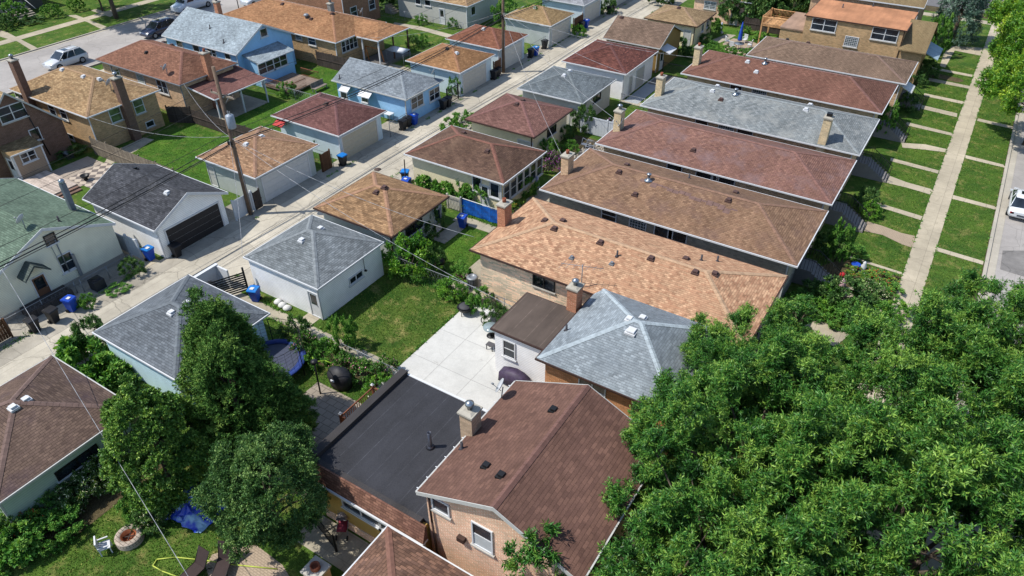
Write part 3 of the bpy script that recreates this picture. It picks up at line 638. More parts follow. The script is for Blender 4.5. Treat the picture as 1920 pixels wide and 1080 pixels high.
def building(k, name, label, cat, wm, rm, capm=None, trim=None, group=None, brick=False, base=None):
    b = BLD[k]; x0, x1, y0, y1, ze, zr, sh, oh = b; trim = trim or WHITE
    p = thing(name, label, cat, ((x0+x1)/2, (y0+y1)/2, 0), 0, group, world=True)
    wx0, wx1, wy0, wy1 = x0+oh, x1-oh, y0+oh, y1-oh; ym = (y0+y1)/2; xm = (x0+x1)/2
    sl = (zr-ze)/((y1-y0)/2) if sh == 'gable_x' else (zr-ze)/((x1-x0)/2)
    m = MB(); zt = ze-.12 if sh != 'flat' else ze-.02
    if sh == 'gable_x': m.prism([(wy0, 0), (wy1, 0), (wy1, zt+sl*oh-.02), (ym, zr-.16), (wy0, zt+sl*oh-.02)], 'x', wx0, wx1)
    elif sh == 'gable_y': m.prism([(wx0, 0), (wx1, 0), (wx1, zt+sl*oh-.02), (xm, zr-.16), (wx0, zt+sl*oh-.02)], 'y', wy0, wy1)
    elif sh == 'shed_e': m.prism([(wx0, 0), (wx1, 0), (wx1, zt), (wx0, zr-.16)], 'y', wy0, wy1)
    else: m.box(wx0, wx1, wy0, wy1, 0, zt)
    m.build('wall', wm, p)
    if base:
        m = MB(); m.box(wx0-.03, wx1+.03, wy0-.03, wy1+.03, -.01, base); m.build('plinth', concrete('plinth_concrete', (180,174,164), 0, 0), p)
    # roof
    m = MB(); d = .14; E = [(x0,y0),(x1,y0),(x1,y1),(x0,y1)]
    if sh in ('hip', 'hip_e'):
        h = min(x1-x0, y1-y0)/2
        if x1-x0 >= y1-y0: ra, rb = (x0+(0 if sh == 'hip_e' else h), ym), (x1-h, ym)
        else: ra, rb = (xm, y0+h), (xm, y1-h)
        A, B, C, Dd = [(x, y, ze) for x, y in E]; P, Q = (*ra, zr), (*rb, zr)
        if x1-x0 >= y1-y0: m.poly([A, B, Q, P]); m.poly([B, C, Q]); m.poly([C, Dd, P, Q]); m.poly([Dd, A, P])
        else: m.poly([A, B, P]); m.poly([B, C, Q, P]); m.poly([C, Dd, Q]); m.poly([Dd, A, P, Q])
        lines = [(B, Q if x1-x0 >= y1-y0 else P), (C, Q), (P, Q)] + ([(A, P)] if sh == 'hip' or True else []) + [(Dd, P if x1-x0 >= y1-y0 else Q)]
        if sh == 'hip_e': lines = [(B, Q), (C, Q), (P, Q)]
        for i in range(4):
            a, c = E[i], E[(i+1) % 4]; m.poly([(*a, ze-d), (*c, ze-d), (*c, ze), (*a, ze)])
        m.poly([(x, y, ze-d) for x, y in reversed(E)])
    elif sh == 'gable_x':
        m.prism([(y0, ze), (ym, zr), (y1, ze), (y1, ze-d), (ym, zr-d), (y0, ze-d)], 'x', x0, x1); lines = [((x0, ym, zr), (x1, ym, zr))]
    elif sh == 'gable_y':
        m.prism([(x0, ze), (xm, zr), (x1, ze), (x1, ze-d), (xm, zr-d), (x0, ze-d)], 'y', y0, y1); lines = [((xm, y0, zr), (xm, y1, zr))]
    elif sh == 'shed_e':
        m.prism([(x0, zr), (x1, ze), (x1, ze-d), (x0, zr-d)], 'y', y0, y1); lines = []
    else:
        m.box(x0, x1, y0, y1, ze-d, ze); lines = []
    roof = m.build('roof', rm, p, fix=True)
    if capm and lines:
        q1, q2 = RC[rm.name]; t_ = .35 if k not in ('H2', 'H1', 'E3', 'E2') else .75
        cc = tuple(int((a_+b_)/2*(1-t_)+c_*t_) for a_, b_, c_ in zip(q1, q2, capm)); y_ = sum(cc)/3; cc = tuple(int(y_+(c_-y_)*.8) for c_ in cc)
        capm = plain('ridge_cap_'+k.lower().replace('-', 'm'), cc, .9, .22)
        m = MB(); wd = .15
        for a, c in lines:
            a, c = Vector(a), Vector(c); dv = (c-a); 
            if dv.length < .25: continue
            dn = Vector((dv.x, dv.y, 0)).normalized(); pr = Vector((-dn.y, dn.x, 0))
            ns = max(1, round(dv.length/.28)); r = []
            for i in range(ns):
                s0 = a+dv*(i/ns); s1 = a+dv*((i+1)/ns); up = .028; lo = .018
                q = []
                for s_, u in ((s0, up), (s1, lo)):
                    for sg in (-1, 0, 1):
                        pt = s_+pr*wd*sg; 
                        pt.x = min(max(pt.x, x0), x1); pt.y = min(max(pt.y, y0), y1)
                        q.append((pt.x, pt.y, roofz(b, pt.x, pt.y)+u+(.01 if sg == 0 else 0)))
                m.poly([q[0], q[1], q[4], q[3]]); m.poly([q[1], q[2], q[5], q[4]]); m.poly([q[0], q[1], (q[1][0], q[1][1], q[1][2]-.02), (q[0][0], q[0][1], q[0][2]-.02)]); m.poly([q[1], q[2], (q[2][0], q[2][1], q[2][2]-.02), (q[1][0], q[1][1], q[1][2]-.02)])
        m.build('ridge_cap', capm, p, fix=False)
    # gutters and rake boards
    m = MB(); gw = .07; g0, g1 = ze-.12, ze-.015
    if sh in ('hip', 'hip_e', 'flat'):
        m.box(x0-gw, x1+gw, y0-gw, y0-.003, g0, g1); m.box(x0-gw, x1+gw, y1+.003, y1+gw, g0, g1); m.box(x0-gw, x0-.003, y0-.002, y1+.002, g0, g1); m.box(x1+.003, x1+gw, y0-.002, y1+.002, g0, g1)
    elif sh == 'gable_x':
        m.box(x0, x1, y0-gw, y0-.003, g0, g1); m.box(x0, x1, y1+.003, y1+gw, g0, g1)
        for xa, xb in ((x0-.03, x0-.003), (x1+.003, x1+.03)):
            m.prism([(y0-.01, ze-.19), (ym, zr-.19), (ym, zr+.02), (y0-.01, ze+.02)], 'x', xa, xb); m.prism([(ym, zr-.19), (y1+.01, ze-.19), (y1+.01, ze+.02), (ym, zr+.02)], 'x', xa, xb)
    elif sh == 'gable_y':
        m.box(x0-gw, x0-.003, y0, y1, g0, g1); m.box(x1+.003, x1+gw, y0, y1, g0, g1)
        for ya, yb in ((y0-.03, y0-.003), (y1+.003, y1+.03)):
            m.prism([(x0-.01, ze-.19), (xm, zr-.19), (xm, zr+.02), (x0-.01, ze+.02)], 'y', ya, yb); m.prism([(xm, zr-.19), (x1+.01, ze-.19), (x1+.01, ze+.02), (xm, zr+.02)], 'y', ya, yb)
    else:
        m.box(x1+.003, x1+gw, y0, y1, g0, g1)
    m.build('gutter', trim, p)
    m = MB(); m.box(wx1-.1, wx1-.02, wy0-.09, wy0-.01, .05, ze-.1); m.box(wx1-.1, wx1-.02, min(y0+.0, wy0-.08), wy0-.01, ze-.16, ze-.1); m.build('downspout', trim, p)
    for v in VENTS.get(k, []): vent(p, b, *v)
    for f_, a, zc, w_, h_, st in WINS.get(k, []):
        window(p, f_, wy0 if f_ == '-y' else wx1, a, zc, w_, h_, st, brick)
    for x, y in DISHES.get(k, []): dish(p, x, y, roofz(b, x, y))
    return p, (wx0, wx1, wy0, wy1)
def cap_of(c): return c

def awning(p, face, pl, a0, a1, z, dep, mat, drop=.45):
    m = MB(); n = 6
    for i in range(n):
        b0 = a0+(a1-a0)*i/n; b1 = a0+(a1-a0)*(i+1)/n-.01; dz = .012*(i % 2)
        if face == '-y': m.prism([(pl+.0, z+dz), (pl-dep, z-drop+dz), (pl-dep, z-drop-.08+dz), (pl, z-.06+dz)], 'x', b0, b1)
        else: m.prism([(pl, z+dz), (pl+dep, z-drop+dz), (pl+dep, z-drop-.08+dz), (pl, z-.06+dz)], 'y', b0, b1)
    return m.build('awning', mat, p)

# ---------------------------------------------------------------- garages east of the alley
GG = 'garages along the alley'
p, W = building('E-1', 'garage', 'brown hip-roofed garage with pale green siding beside the vegetable bed, nearest the bottom left corner', 'garage', siding('pale_green_siding', (150,165,150)), RF['E-1'], cap_of((140,108,96)), OFFW, GG)
p, W = building('E0', 'garage', 'slate grey hip-roofed garage with pale siding, half hidden by the big spruce', 'garage', SD['bluelt'], RF['E0'], cap_of((124,132,138)), WHITE, GG)
p, W = building('E1', 'garage', 'white sided garage with grey pyramid roof, blue bin by its wall, beside the dry lawn', 'garage', SD['white'], RF['E1'], cap_of((160,168,172)), None, GG)
m = MB(); m.tube((W[1]+.02, 28.4, 2.5), (W[1]+.03, 28.4, 1.5), .015); m.lathe([(.02,-.1),(.12,0),(.02,.1)], (W[1]+.1, 28.4, 1.45), 10); m.build('wall_lamp', BLACK, p)
p, W = building('E2', 'garage', 'tan shingled hip-roofed garage with shrubs and long dark window on its yard side', 'garage', SD['greyd'], RF['E2'], cap_of((184,132,100)), BROWNT, GG)
p, W = building('E3', 'garage', 'dark brown hip-roofed garage with a glazed sunroom end and white door', 'garage', SD['beige'], RF['E3'], cap_of((152,92,72)), WHITE, GG)
for i in range(6): window(p, '+x', W[1], W[2]+.6+i*1.0, 1.55, .92, 1.6, 'sash')
p, W = building('E4', 'garage', 'dusty red hip-roofed garage with cream siding beside the white vinyl fence', 'garage', SD['beige'], RF['E4'], cap_of((160,104,88)), BROWNT, GG)
p, W = building('E5', 'garage', 'blue-grey hip-roofed garage with grey siding between two red-roofed garages', 'garage', siding('warm_grey_siding', (178,174,166)), RF['E5'], cap_of((134,144,148)), WHITE, GG)
p, W = building('E6', 'garage', 'white sided garage with deep red variegated hip roof and long concrete strip', 'garage', siding('bright_white_siding', (226,232,238)), RF['E6'], cap_of((130,76,68)), WHITE, GG)
p, W = building('E7', 'garage', 'brown gable-roofed garage with dark olive end wall and white door awning', 'garage', SD['olive'], RF['E7'], None, OFFW, GG)
awning(p, '+x', W[1], 76.0, 78.0, 2.6, 1.2, WHITE, .35)
p, W = building('E8', 'garage', 'light brown hip-roofed garage with pink side door next to the umbrella garden', 'garage', SD['beige'], RF['E8'], cap_of((184,148,110)), BROWNT, GG)
# ---------------------------------------------------------------- garages west of the alley
p, W = building('W1', 'garage', 'charcoal gable-roofed garage with a wide black overhead door facing the alley', 'garage', siding('white_grey_siding', (212,212,210)), RF['W1'], None, WHITE, GG)
garage_door(p, '+x', W[1], 23.9, 28.5, 2.1, (40, 38, 42))
p, W = building('W2', 'garage', 'salmon-tan hip-roofed garage with white overhead door beside the utility pole with transformer', 'garage', SD['greyd'], RF['W2'], cap_of((176,128,98)), WHITE, GG)
garage_door(p, '+x', W[1], 32.9, 37.8, 2.15, (225, 224, 222))
p, W = building('W3', 'garage', 'wine red hip-roofed garage with beige door and small red awning behind', 'garage', SD['bluegrey'], RF['W3'], cap_of((134,84,78)), WHITE, GG)
garage_door(p, '+x', W[1], 41.7, 46.2, 2.15, (205, 196, 176))
awning(p, '-y', W[2], -51.7, -50.5, 2.5, .9, plain('red_awning', (200, 62, 58)), .4)
p, W = building('W4', 'coach_house', 'blue sided coach house with grey roof and white window awnings facing the alley', 'coach house', SD['blue'], RF['W4'], cap_of((160,170,176)), OFFW, None)
awning(p, '-y', W[2], -52.3, -51.1, 2.55, .8, WHITE, .5); awning(p, '-y', W[2], -49.8, -48.3, 2.55, .8, WHITE, .5)
p, W = building('W5', 'garage', 'ginger-brown hip-roofed garage with white door next to the blue coach house', 'garage', SD['bluegrey'], RF['W5'], cap_of((184,128,86)), WHITE, GG)
garage_door(p, '+x', W[1], 59.3, 63.5, 2.15, (215, 208, 196))
p, W = building('W6', 'garage', 'brick red hip-roofed garage with white door beside the far utility pole', 'garage', SD['bluegrey'], RF['W6'], cap_of((164,98,74)), WHITE, GG)
garage_door(p, '+x', W[1], 67.2, 71.4, 2.15)
p, W = building('W7', 'garage', 'golden brown hip-roofed garage with a leafy tree against its side wall', 'garage', SD['greyd'], RF['W7'], cap_of((184,146,100)), WHITE, GG)
garage_door(p, '+x', W[1], 77.2, 81.4, 2.15)
p, W = building('W8', 'garage', 'light grey-roofed garage with white overhead door near the far end of the alley', 'garage', SD['bluegrey'], RF['W8'], cap_of((170,172,176)), WHITE, GG)
garage_door(p, '+x', W[1], 86.6, 90.8, 2.15)
p, W = building('W9', 'garage', 'farthest light-roofed garage on the left side of the alley', 'garage', SD['greyd'], RF['W8'], cap_of((170,172,176)), WHITE, GG)
garage_door(p, '+x', W[1], 95.2, 99.4, 2.15)
# ---------------------------------------------------------------- bungalows to the right
BG = 'brick bungalows in a row'
p, W = building('H1', 'brick_bungalow', 'orange brick bungalow with pale blue-grey pyramid roof, partly under the big trees', 'house', bricks('orange_brick', (190,124,76), (165,100,58), (175,140,105)), RF['H1'], cap_of((182,198,206)), BROWNT, BG, True)
chimney(p, -15.0, 30.0, 2, 4.95, .62, .75, BR['red'], 'steel')
an = MB(); an.tube((-15.4, 31.6, 3.5), (-15.4, 31.6, 5.4), .03); an.tube((-16.6, 31.2, 5.3), (-14.2, 32.0, 5.3), .015)
for i in range(7): c = -16.5+i*.36; an.tube((c, 31.2+i*.12-.5+.05*i, 5.3), (c, 31.2+i*.12+.5-.05*i, 5.3), .01)
an.build('tv_aerial', GREYT, p)
p, W = building('H1a', 'rear_addition', 'small white sided addition with flat brown roof beside the new patio', 'extension', SD['white'], flatroof('brown_rolled_roof', (96, 84, 76), 1.0, (110,100,90)), None, BROWNT)
p, W = building('H2', 'brick_bungalow', 'cream and brown brick bungalow with bright orange-tan roof', 'house', BR['mixed'], RF['H2'], cap_of((204,166,124)), BROWNT, BG, True)
chimney(p, -23.1, 35.1, 0, 5.35, .6, .85, BR['red'], 'clay')
p, W = building('H3', 'brick_bungalow', 'grey brick bungalow with warm brown roof, next beyond the orange roof', 'house', BR['grey'], RF['H3'], cap_of((160,116,92)), WHITE, BG, True)
chimney(p, -22.95, 43.45, 0, 5.35, .6, .85, BR['tanlt'], 'clay')
m = MB(); rn = random.Random(8); b_ = BLD['H3']
up = []; dn = []
for i in range(17):
    x = -17.2+i*.42; y1 = 43.95-.035*i+.14*rn.randrange(0, 2); y0 = y1-.14*rn.randrange(1, 4)
    up += [(x, y1), (x+.42, y1)]; dn += [(x, y0), (x+.42, y0)]
for i in range(len(up)-1):
    (xa, ya), (xb, yb), (xc, yc), (xd, yd) = up[i], up[i+1], dn[i+1], dn[i]
    if xb > xa: m.poly([(x, y, roofz(b_, x, y)+.008) for x, y in ((xd-.02, yd), (xc+.02, yc), (xb+.02, yb), (xa-.02, ya))])
m.build('repaired_shingles', plain('grey_brown_shingle_repair', (122, 96, 88), .9, .2), p, fix=False)
p, W = building('H4', 'brick_bungalow', 'tan brick bungalow with rose-brown roof and two satellite dishes by its chimney', 'house', BR['tanlt'], RF['H4'], cap_of((150,100,84)), WHITE, BG, True)
chimney(p, -22.95, 52.2, 0, 5.6, .6, .8, BR['yellow'], 'steel')
p, W = building('H5', 'brick_bungalow', 'tan brick bungalow with weathered grey roof and chimneys at both ends', 'house', BR['tanlt'], RF['H5'], cap_of((168,176,178)), WHITE, BG, True)
chimney(p, -23.0, 60.8, 0, 5.6, .6, .8, BR['yellow'], 'clay'); chimney(p, -8.1, 58.9, 2, 5.9, .6, .75, BR['yellow'], 'black')
p, W = building('H6', 'brick_bungalow', 'yellow brick bungalow with dark red-brown roof between grey and pale brown roofs', 'house', BR['yellow'], RF['H6'], cap_of((144,98,84)), WHITE, BG, True)
chimney(p, -23.0, 70.0, 0, 5.6, .6, .8, BR['yellow'], 'clay')
p, W = building('H7', 'brick_bungalow', 'bungalow with pale brown hip roof just in front of the two-storey tan brick house', 'house', BR['tanlt'], RF['H7'], cap_of((148,120,100)), WHITE, BG, True)
awning(p, '+x', W[1], 76.6, 78.6, 3.2, 1.1, WHITE, .5)
p, W = building('H8', 'brick_house', 'two-storey tan brick house with flat terracotta-coloured roof and wooden rear deck', 'house', BR['tan'], flatroof('terracotta_roof', (190, 134, 98), 60, (190,150,110)), None, BROWNT, None, True)
m = MB(); m.box(-19.4, -16.9, 86.6, 93.0, 0, 3.6); m.build('rear_wing', BR['tan'], p); m = MB(); m.box(-19.5, -16.92, 86.5, 93.1, 3.602, 3.75); m.build('wing_roof', flatroof('grey_wing_roof', (170,140,120), 60), p)
m = MB(); m.prism([(86.3, 0), (93.2, 0), (93.2, 3.7), (89.7, 5.6), (86.3, 3.7)], 'x', -6.8, -4.6); m.build('front_wing', BR['tan'], p)
m = MB(); m.prism([(85.9, 3.62), (89.7, 5.75), (93.6, 3.62), (93.6, 3.5), (89.7, 5.6), (85.9, 3.5)], 'x', -6.9, -4.3); m.build('wing_roof', RF['H9'], p)
awning(p, '+x', -4.6, 87.5, 91.5, 3.3, 1.5, plain('pale_blue_awning', (170,196,214), .5), .6)
p, W = building('H9', 'brick_house', 'brick house with olive-brown gable roof behind the terracotta-roofed one', 'house', BR['tanlt'], RF['H9'], None, WHITE, None, True)
# the near two-storey house and its flat-roofed rear
p, W = building('H0', 'brick_house', 'two-storey pink brick house with maroon gable roof, nearest in the foreground', 'house', BR['pink'], RF['H0'], cap_of((140,92,74)), OFFW, None, True)
chimney(p, *(-13.25,17.24), 3.0, 7.2, .62, .7, bricks('tan_chimney_brick', (176,150,120), (150,124,98), (170,150,130)), 'steel')
m = MB()
for i in range(12): m.box(-13.37, -13.26, 13.6+i*.62, 13.64+i*.62, 5.99, 6.01)
m.build('gutter_straps', WHITE, p)
m = MB(); m.prism([(-11.45, 4.05), (-11.1, 4.05), (-11.1, 4.3), (-11.45, 4.3)], 'y', 13.5, 13.72); m.build('wall_vent', BROWNT, p)
m = MB(); m.path([(-12.8, 13.62, 5.8), (-12.75, 13.6, 4.2), (-12.6, 13.6, .2)], .05); m.build('cable', BROWNT, p)
p = thing('rear_addition', 'mustard sided addition with flat black rolled roof joined to the pink brick house', 'extension', (-16, 17, 0), world=True)
m = MB(); m.box(-19.3, -13.12, 13.45, 20.05, 0, 3.7); m.build('wall', SD['mustard'], p)
m = MB(); m.box(-19.35, -13.1, 13.4, 20.1, -.01, .55); m.build('plinth', BR['pink'], p)
m = MB(); m.box(-19.35, -13.02, 13.7, 20.1, 3.702, 3.88); m.build('roof', flatroof('black_rolled_roof', (50, 51, 57), .98, (130,130,130)), p)
m = MB(); m.prism([(13.1, 3.1), (13.36, 3.98), (13.44, 3.98), (13.44, 3.1)], 'x', -19.8, -12.95); m.build('mansard', SH('mansard_shingles', (150,100,84), (118,76,66)), p)
m = MB(); m.box(-19.86, -12.94, 13.03, 13.44, 2.98, 3.095); m.build('gutter', WHITE, p)
m = MB(); m.box(-19.78, -19.37, 13.7, 20.2, 3.5, 4.1); m.box(-19.8, -13.3, 13.445, 13.69, 3.705, 3.975); m.build('parapet', flatroof('black_parapet', (54,54,60), 60), p)
m = MB(); m.box(-19.36, -13.2, 20.12, 20.24, 3.72, 3.9); m.box(-19.87, -19.79, 13.96, 20.24, 3.55, 3.66); m.build('edge_trim', WHITE, p)
for f_, a, zc, w_, h_, st in WINS['H0f']: window(p, '-y', 13.45, a, 2.15, w_, .9, st)
for v in VENTS['H0f']: vent(p, BLD['H0f'], *v)
p, W = building('H-1', 'bungalow', 'red clay shingled hip-roofed bungalow cut off by the bottom edge', 'house', BR['tan'], RF['H-1'], cap_of((176,112,82)), WHITE, None, True)

# ---------------------------------------------------------------- houses to the left
p, W = building('W0', 'house', 'cream sided house with faded green roof beside the alley', 'house', SD['cream'], RF['W0'], None, WHITE, None, False, .5)
st = MB()
for i in range(16):
    st.box(-50.85, -50.5, 21.0, 21.35, 3.2+i*.14, 3.32+i*.14); st.box(-50.82, -50.53, 21.03, 21.32, 3.32+i*.14, 3.34+i*.14)
o_ = st.build('chimney', plain('steel_chimney', (140,150,165), .3, .1, .6), p); MB().lathe([(.18,5.44),(.2,5.5),(.2,5.7),(.02,5.8)], (-50.67, 21.18, 0), 12).build('cowl', STEEL, o_)
m = MB(); m.prism([(14.9, 2.6), (15.75, 3.35), (16.6, 2.6), (16.6, 2.48), (15.75, 3.2), (14.9, 2.48)], 'x', W[1]+.01, W[1]+1.0); m.build('door_canopy', SH('canopy_shingles', (92,104,98), (76,88,84)), p)
m = MB(); m.box(W[1]+.03, W[1]+1.1, 14.2, 17.2, 0, .55); m.build('porch_base', wood('lattice_wood', (92, 86, 84), .1, 0, .3), p)
m = MB(); m.box(W[1]+.06, W[1]+.2, 18.4, 18.6, .6, 2.3); m.path([(W[1]+.06, 17.9, 3.8), (W[1]+.08, 17.9, 1.2)], .04); m.path([(W[1]+.06, 17.5, 3.9), (W[1]+.08, 17.6, 1.6)], .02); m.build('meter', GREYT, p)
p, W = building('A', 'brick_house', 'dark brown brick house with steep gable, at the left edge', 'house', BR['brown'], RF['A'], None, OFFW, None, True)
m = MB(); m.path([(W[1]+.06, 27.3, 5.2), (W[1]+.06, 27.8, .6)], .05); m.build('cable', BLACK, p)
p, W = building('Aa', 'rear_addition', 'small taupe sided addition with white corner posts by the pale deck', 'extension', SD['tan'], RF['A'], None, WHITE)
window(p, '-y', W[2], -65.6, 1.1, .9, 2.0, 'door')
m = MB(); m.box(W[1]+.002, W[1]+.05, W[2]-.04, W[2]+.08, 0, 2.4); m.box(W[1]+.002, W[1]+.05, W[3]-.08, W[3]+.04, 0, 2.4); m.build('corner_post', WHITE, p)
p, W = building('B', 'brick_bungalow', 'tan brick bungalow with straw-brown hip roof and two tall brick chimneys', 'house', BR['tan'], RF['B'], cap_of((186,146,102)), WHITE, None, True)
chimney(p, W[1]+.32, 34.6, 0, 5.9, .6, .75, BR['brown'], 'steel'); chimney(p, -73.4, W[2]-.3, 0, 6.9, .75, .6, BR['brown'], 'steel')
p, W = building('C', 'brick_bungalow', 'tan brick bungalow with reddish hip roof and covered rear patio', 'house', BR['tanlt'], RF['C'], cap_of((150,98,78)), GREYT, None, True)
chimney(p, W[1]+.3, 43.6, 0, 5.6, .6, .75, BR['red'], 'clay')
m = MB(); m.prism([(-64.9, 3.2), (-59.9, 2.55), (-59.9, 2.43), (-64.9, 3.08)], 'y', 41.0, 47.4); m.build('patio_roof', RF['Cp'], p)
m = MB(); m.box(-59.88, -59.8, 40.95, 47.45, 2.42, 2.52); m.prism([(-64.9, 3.19), (-59.88, 2.53), (-59.88, 2.43), (-64.9, 3.06)], 'y', 40.9, 40.98); m.build('gutter', WHITE, p)
for y in (41.2, 44.2, 47.2): m = MB(); m.box(-60.1, -59.98, y-.06, y+.06, 0, 2.45); m.build('post', WHITE, p)
p, W = building('D', 'house', 'light blue sided house with pale grey gable roof between two brown-roofed brick bungalows', 'house', SD['blue'], RF['D'], None, WHITE)
chimney(p, -73.2, 53.5, 4, 6.6, .55, .55, BR['red'], 'steel')
p, W = building('Dp', 'sunroom', 'blue sunroom with low grey roof and long windows behind the blue house', 'extension', SD['blue'], RF['D'], None, WHITE)
p, W = building('E', 'brick_bungalow', 'long tan brick bungalow with copper-brown hip roof and satellite dish on its chimney', 'house', BR['tan'], RF['E'], cap_of((190,132,92)), WHITE, None, True)
chimney(p, -64.5, 62.2, 3.5, 5.6, .5, .6, plain('grey_chimney', (150,146,140), .9, .2), 'steel')
b = (-62.5, -56.4, 60.7, 66.2, 3.15, 4.1)
m = MB(); ym = 63.45; m.poly([(-62.5, 60.7, 3.15), (-56.4, 60.7, 3.15), (-58.6, ym, 4.1), (-62.5, ym, 4.1)]); m.poly([(-56.4, 60.7, 3.15), (-56.4, 66.2, 3.15), (-58.6, ym, 4.1)]); m.poly([(-56.4, 66.2, 3.15), (-62.5, 66.2, 3.15), (-62.5, ym, 4.1), (-58.6, ym, 4.1)])
m.poly([(-62.5, 60.7, 3.05), (-62.5, 66.2, 3.05), (-56.4, 66.2, 3.05), (-56.4, 60.7, 3.05)]); m.poly([(-62.5,60.7,3.05),(-56.4,60.7,3.05),(-56.4,60.7,3.15),(-62.5,60.7,3.15)]); m.poly([(-56.4,60.7,3.05),(-56.4,66.2,3.05),(-56.4,66.2,3.15),(-56.4,60.7,3.15)])
m.build('porch_roof', RF['E'], p)
m = MB(); m.box(-59.5, -56.3, 60.6, 60.69, 3.03, 3.14); m.box(-56.39, -56.3, 60.7, 66.3, 3.03, 3.14); m.build('gutter', WHITE, p)
for x, y in ((-56.6, 60.9), (-56.6, 63.4), (-56.6, 66.0), (-59.0, 60.9)): m = MB(); m.box(x-.07, x+.07, y-.07, y+.07, 0, 3.04); m.build('post', plain('brown_post', (92, 60, 48)) if y > 61 else WHITE, p)
m = MB(); m.box(-59.5, -56.4, 60.8, 66.1, 0, .3); m.build('porch_floor', plain('grey_deck_floor', (120,116,112)), p)
p, W = building('F', 'brick_house', 'tall red-brown brick house behind the copper-roofed bungalow at the top edge', 'house', bricks('brownish_red_brick', (150,104,76), (124,82,60), (140,115,95)), RF['B'], None, WHITE, None, True)
p, W = building('G', 'stucco_house', 'white stucco house with small door and brown hip roof at the top edge', 'house', plain('white_stucco', (200, 200, 192), .9, .06), RF['B'], cap_of((186,146,102)), WHITE)
m = MB()
for i in range(5): m.box(-68.6-i*.3, -68.3-i*.3, 77.2, 78.4, 0, .2*(i+1))
m.build('steps', APRON, p)
# far buildings at the top edge
BLD['E9'] = (-33.5, -25.5, 96.0, 104.0, 3.2, 4.8, 'hip', .35)
WINS['E9'] = [('-y', -31.0, 2.0, 1.6, 1.0, 'block'), ('-y', -27.6, 1.2, 1.0, 2.0, 'doorw')]
p, W = building('E9', 'brick_house', 'pink-tan brick house with glass block window beyond the umbrella garden hedge', 'house', BR['pink'], RF['B'], None, WHITE, None, True)
BLD['L1'] = (-126, -112.5, 34, 44, 3.8, 5.6, 'hip', .4)
WINS['L1'] = [('+x', 41.4, 1.5, 2.6, 1.0, 'quad'), ('+x', 36.5, 2.6, 2.2, 1.3, 'pair')]
p, W = building('L1', 'brick_house', 'brick house with clipped shrubs across the far street, in the top left corner', 'house', BR['tanlt'], RF['B'], None, WHITE, None, True)
BLD['L2'] = (-128, -113, 46, 55, 3.8, 5.6, 'hip', .4)
p, W = building('L2', 'stone_house', 'dark stone-fronted house with wide steps across the far street', 'house', bricks('dark_stone', (96,92,88), (70,68,66), (90,88,84), .5, .3, .5), RF['H7'], None, WHITE, None, True)
BLD['L3'] = (-128, -113, 58, 67, 3.8, 5.6, 'hip', .4)
p, W = building('L3', 'brick_house', 'brick house behind the parked white van across the far street', 'house', BR['brown'], RF['H3'], None, WHITE, None, True)

# ---------------------------------------------------------------- front steps
STEPC = concrete('step_concrete', (150,146,142), 0, 0, 0, .15)
def stairs(x0, x1, y, wd, top, label, name='front_steps', land=1.1, n=7):
    p = thing(name, label, 'steps', (x0, y, 0), 0, 'concrete front steps of the bungalows')
    m = MB(); m.box(0, land, -wd/2, wd/2, 0, top); L = x1-x0-land
    for i in range(n): m.box(land+L*i/n, land+L*(i+1)/n-.001, -wd/2+.001, wd/2-.001, 0, top*(n-i)/(n+1))
    m.build('steps', STEPC, p)
    for s in (-1, 1):
        m = MB(); yy = s*(wd/2-.05); a, b_ = (0.05, yy, top+.85), (land, yy, top+.85); c = (x1-x0, yy, .95)
        m.path([a, b_, c], .03); m.tube((.05, yy, top), a, .025); m.tube((x1-x0, yy, 0), c, .025)
        for i in range(9):
            t = i/8; xx = land+L*t; m.tube((xx, yy, top*(1-t)), (xx, yy, top*(1-t)+.88), .014, 4)
        for i in range(5): m.tube((land*i/5+.1, yy, top), (land*i/5+.1, yy, top+.85), .014, 4)
        m.build('railing', BLACK, p)
for yy, lb in ((36.2, 'pale concrete front steps of the orange-roofed bungalow, showing through the tree crowns'), (45.0, 'shaded front steps beside the flower garden, in front of the warm brown roof'), (54.0, 'front steps that end at the brick paver walk'),
               (63.1, 'front steps of the grey-roofed bungalow with a straight concrete walk'), (71.9, 'front steps of the dark red-brown roofed bungalow beside a round dark shrub'), (80.5, 'front steps with white side walls near the stone planter bed')):
    stairs(-5.7, -2.9, yy, 1.5, 1.25, lb)
p = thing('front_steps', 'wide grey steps of the stone-fronted house across the far street', 'steps', (-113, 50, 0), 0)
m = MB()
for i in range(8): m.box(.4*i, .4*(i+1)-.002, -1.6, 1.6, 0, 1.5*(8-i)/8)
m.build('steps', APRON, p)
m = MB(); m.path([(0, -1.7, 2.3), (3.2, -1.7, .9)], .04); m.path([(0, 1.7, 2.3), (3.2, 1.7, .9)], .04); m.build('railing', WHITE, p)

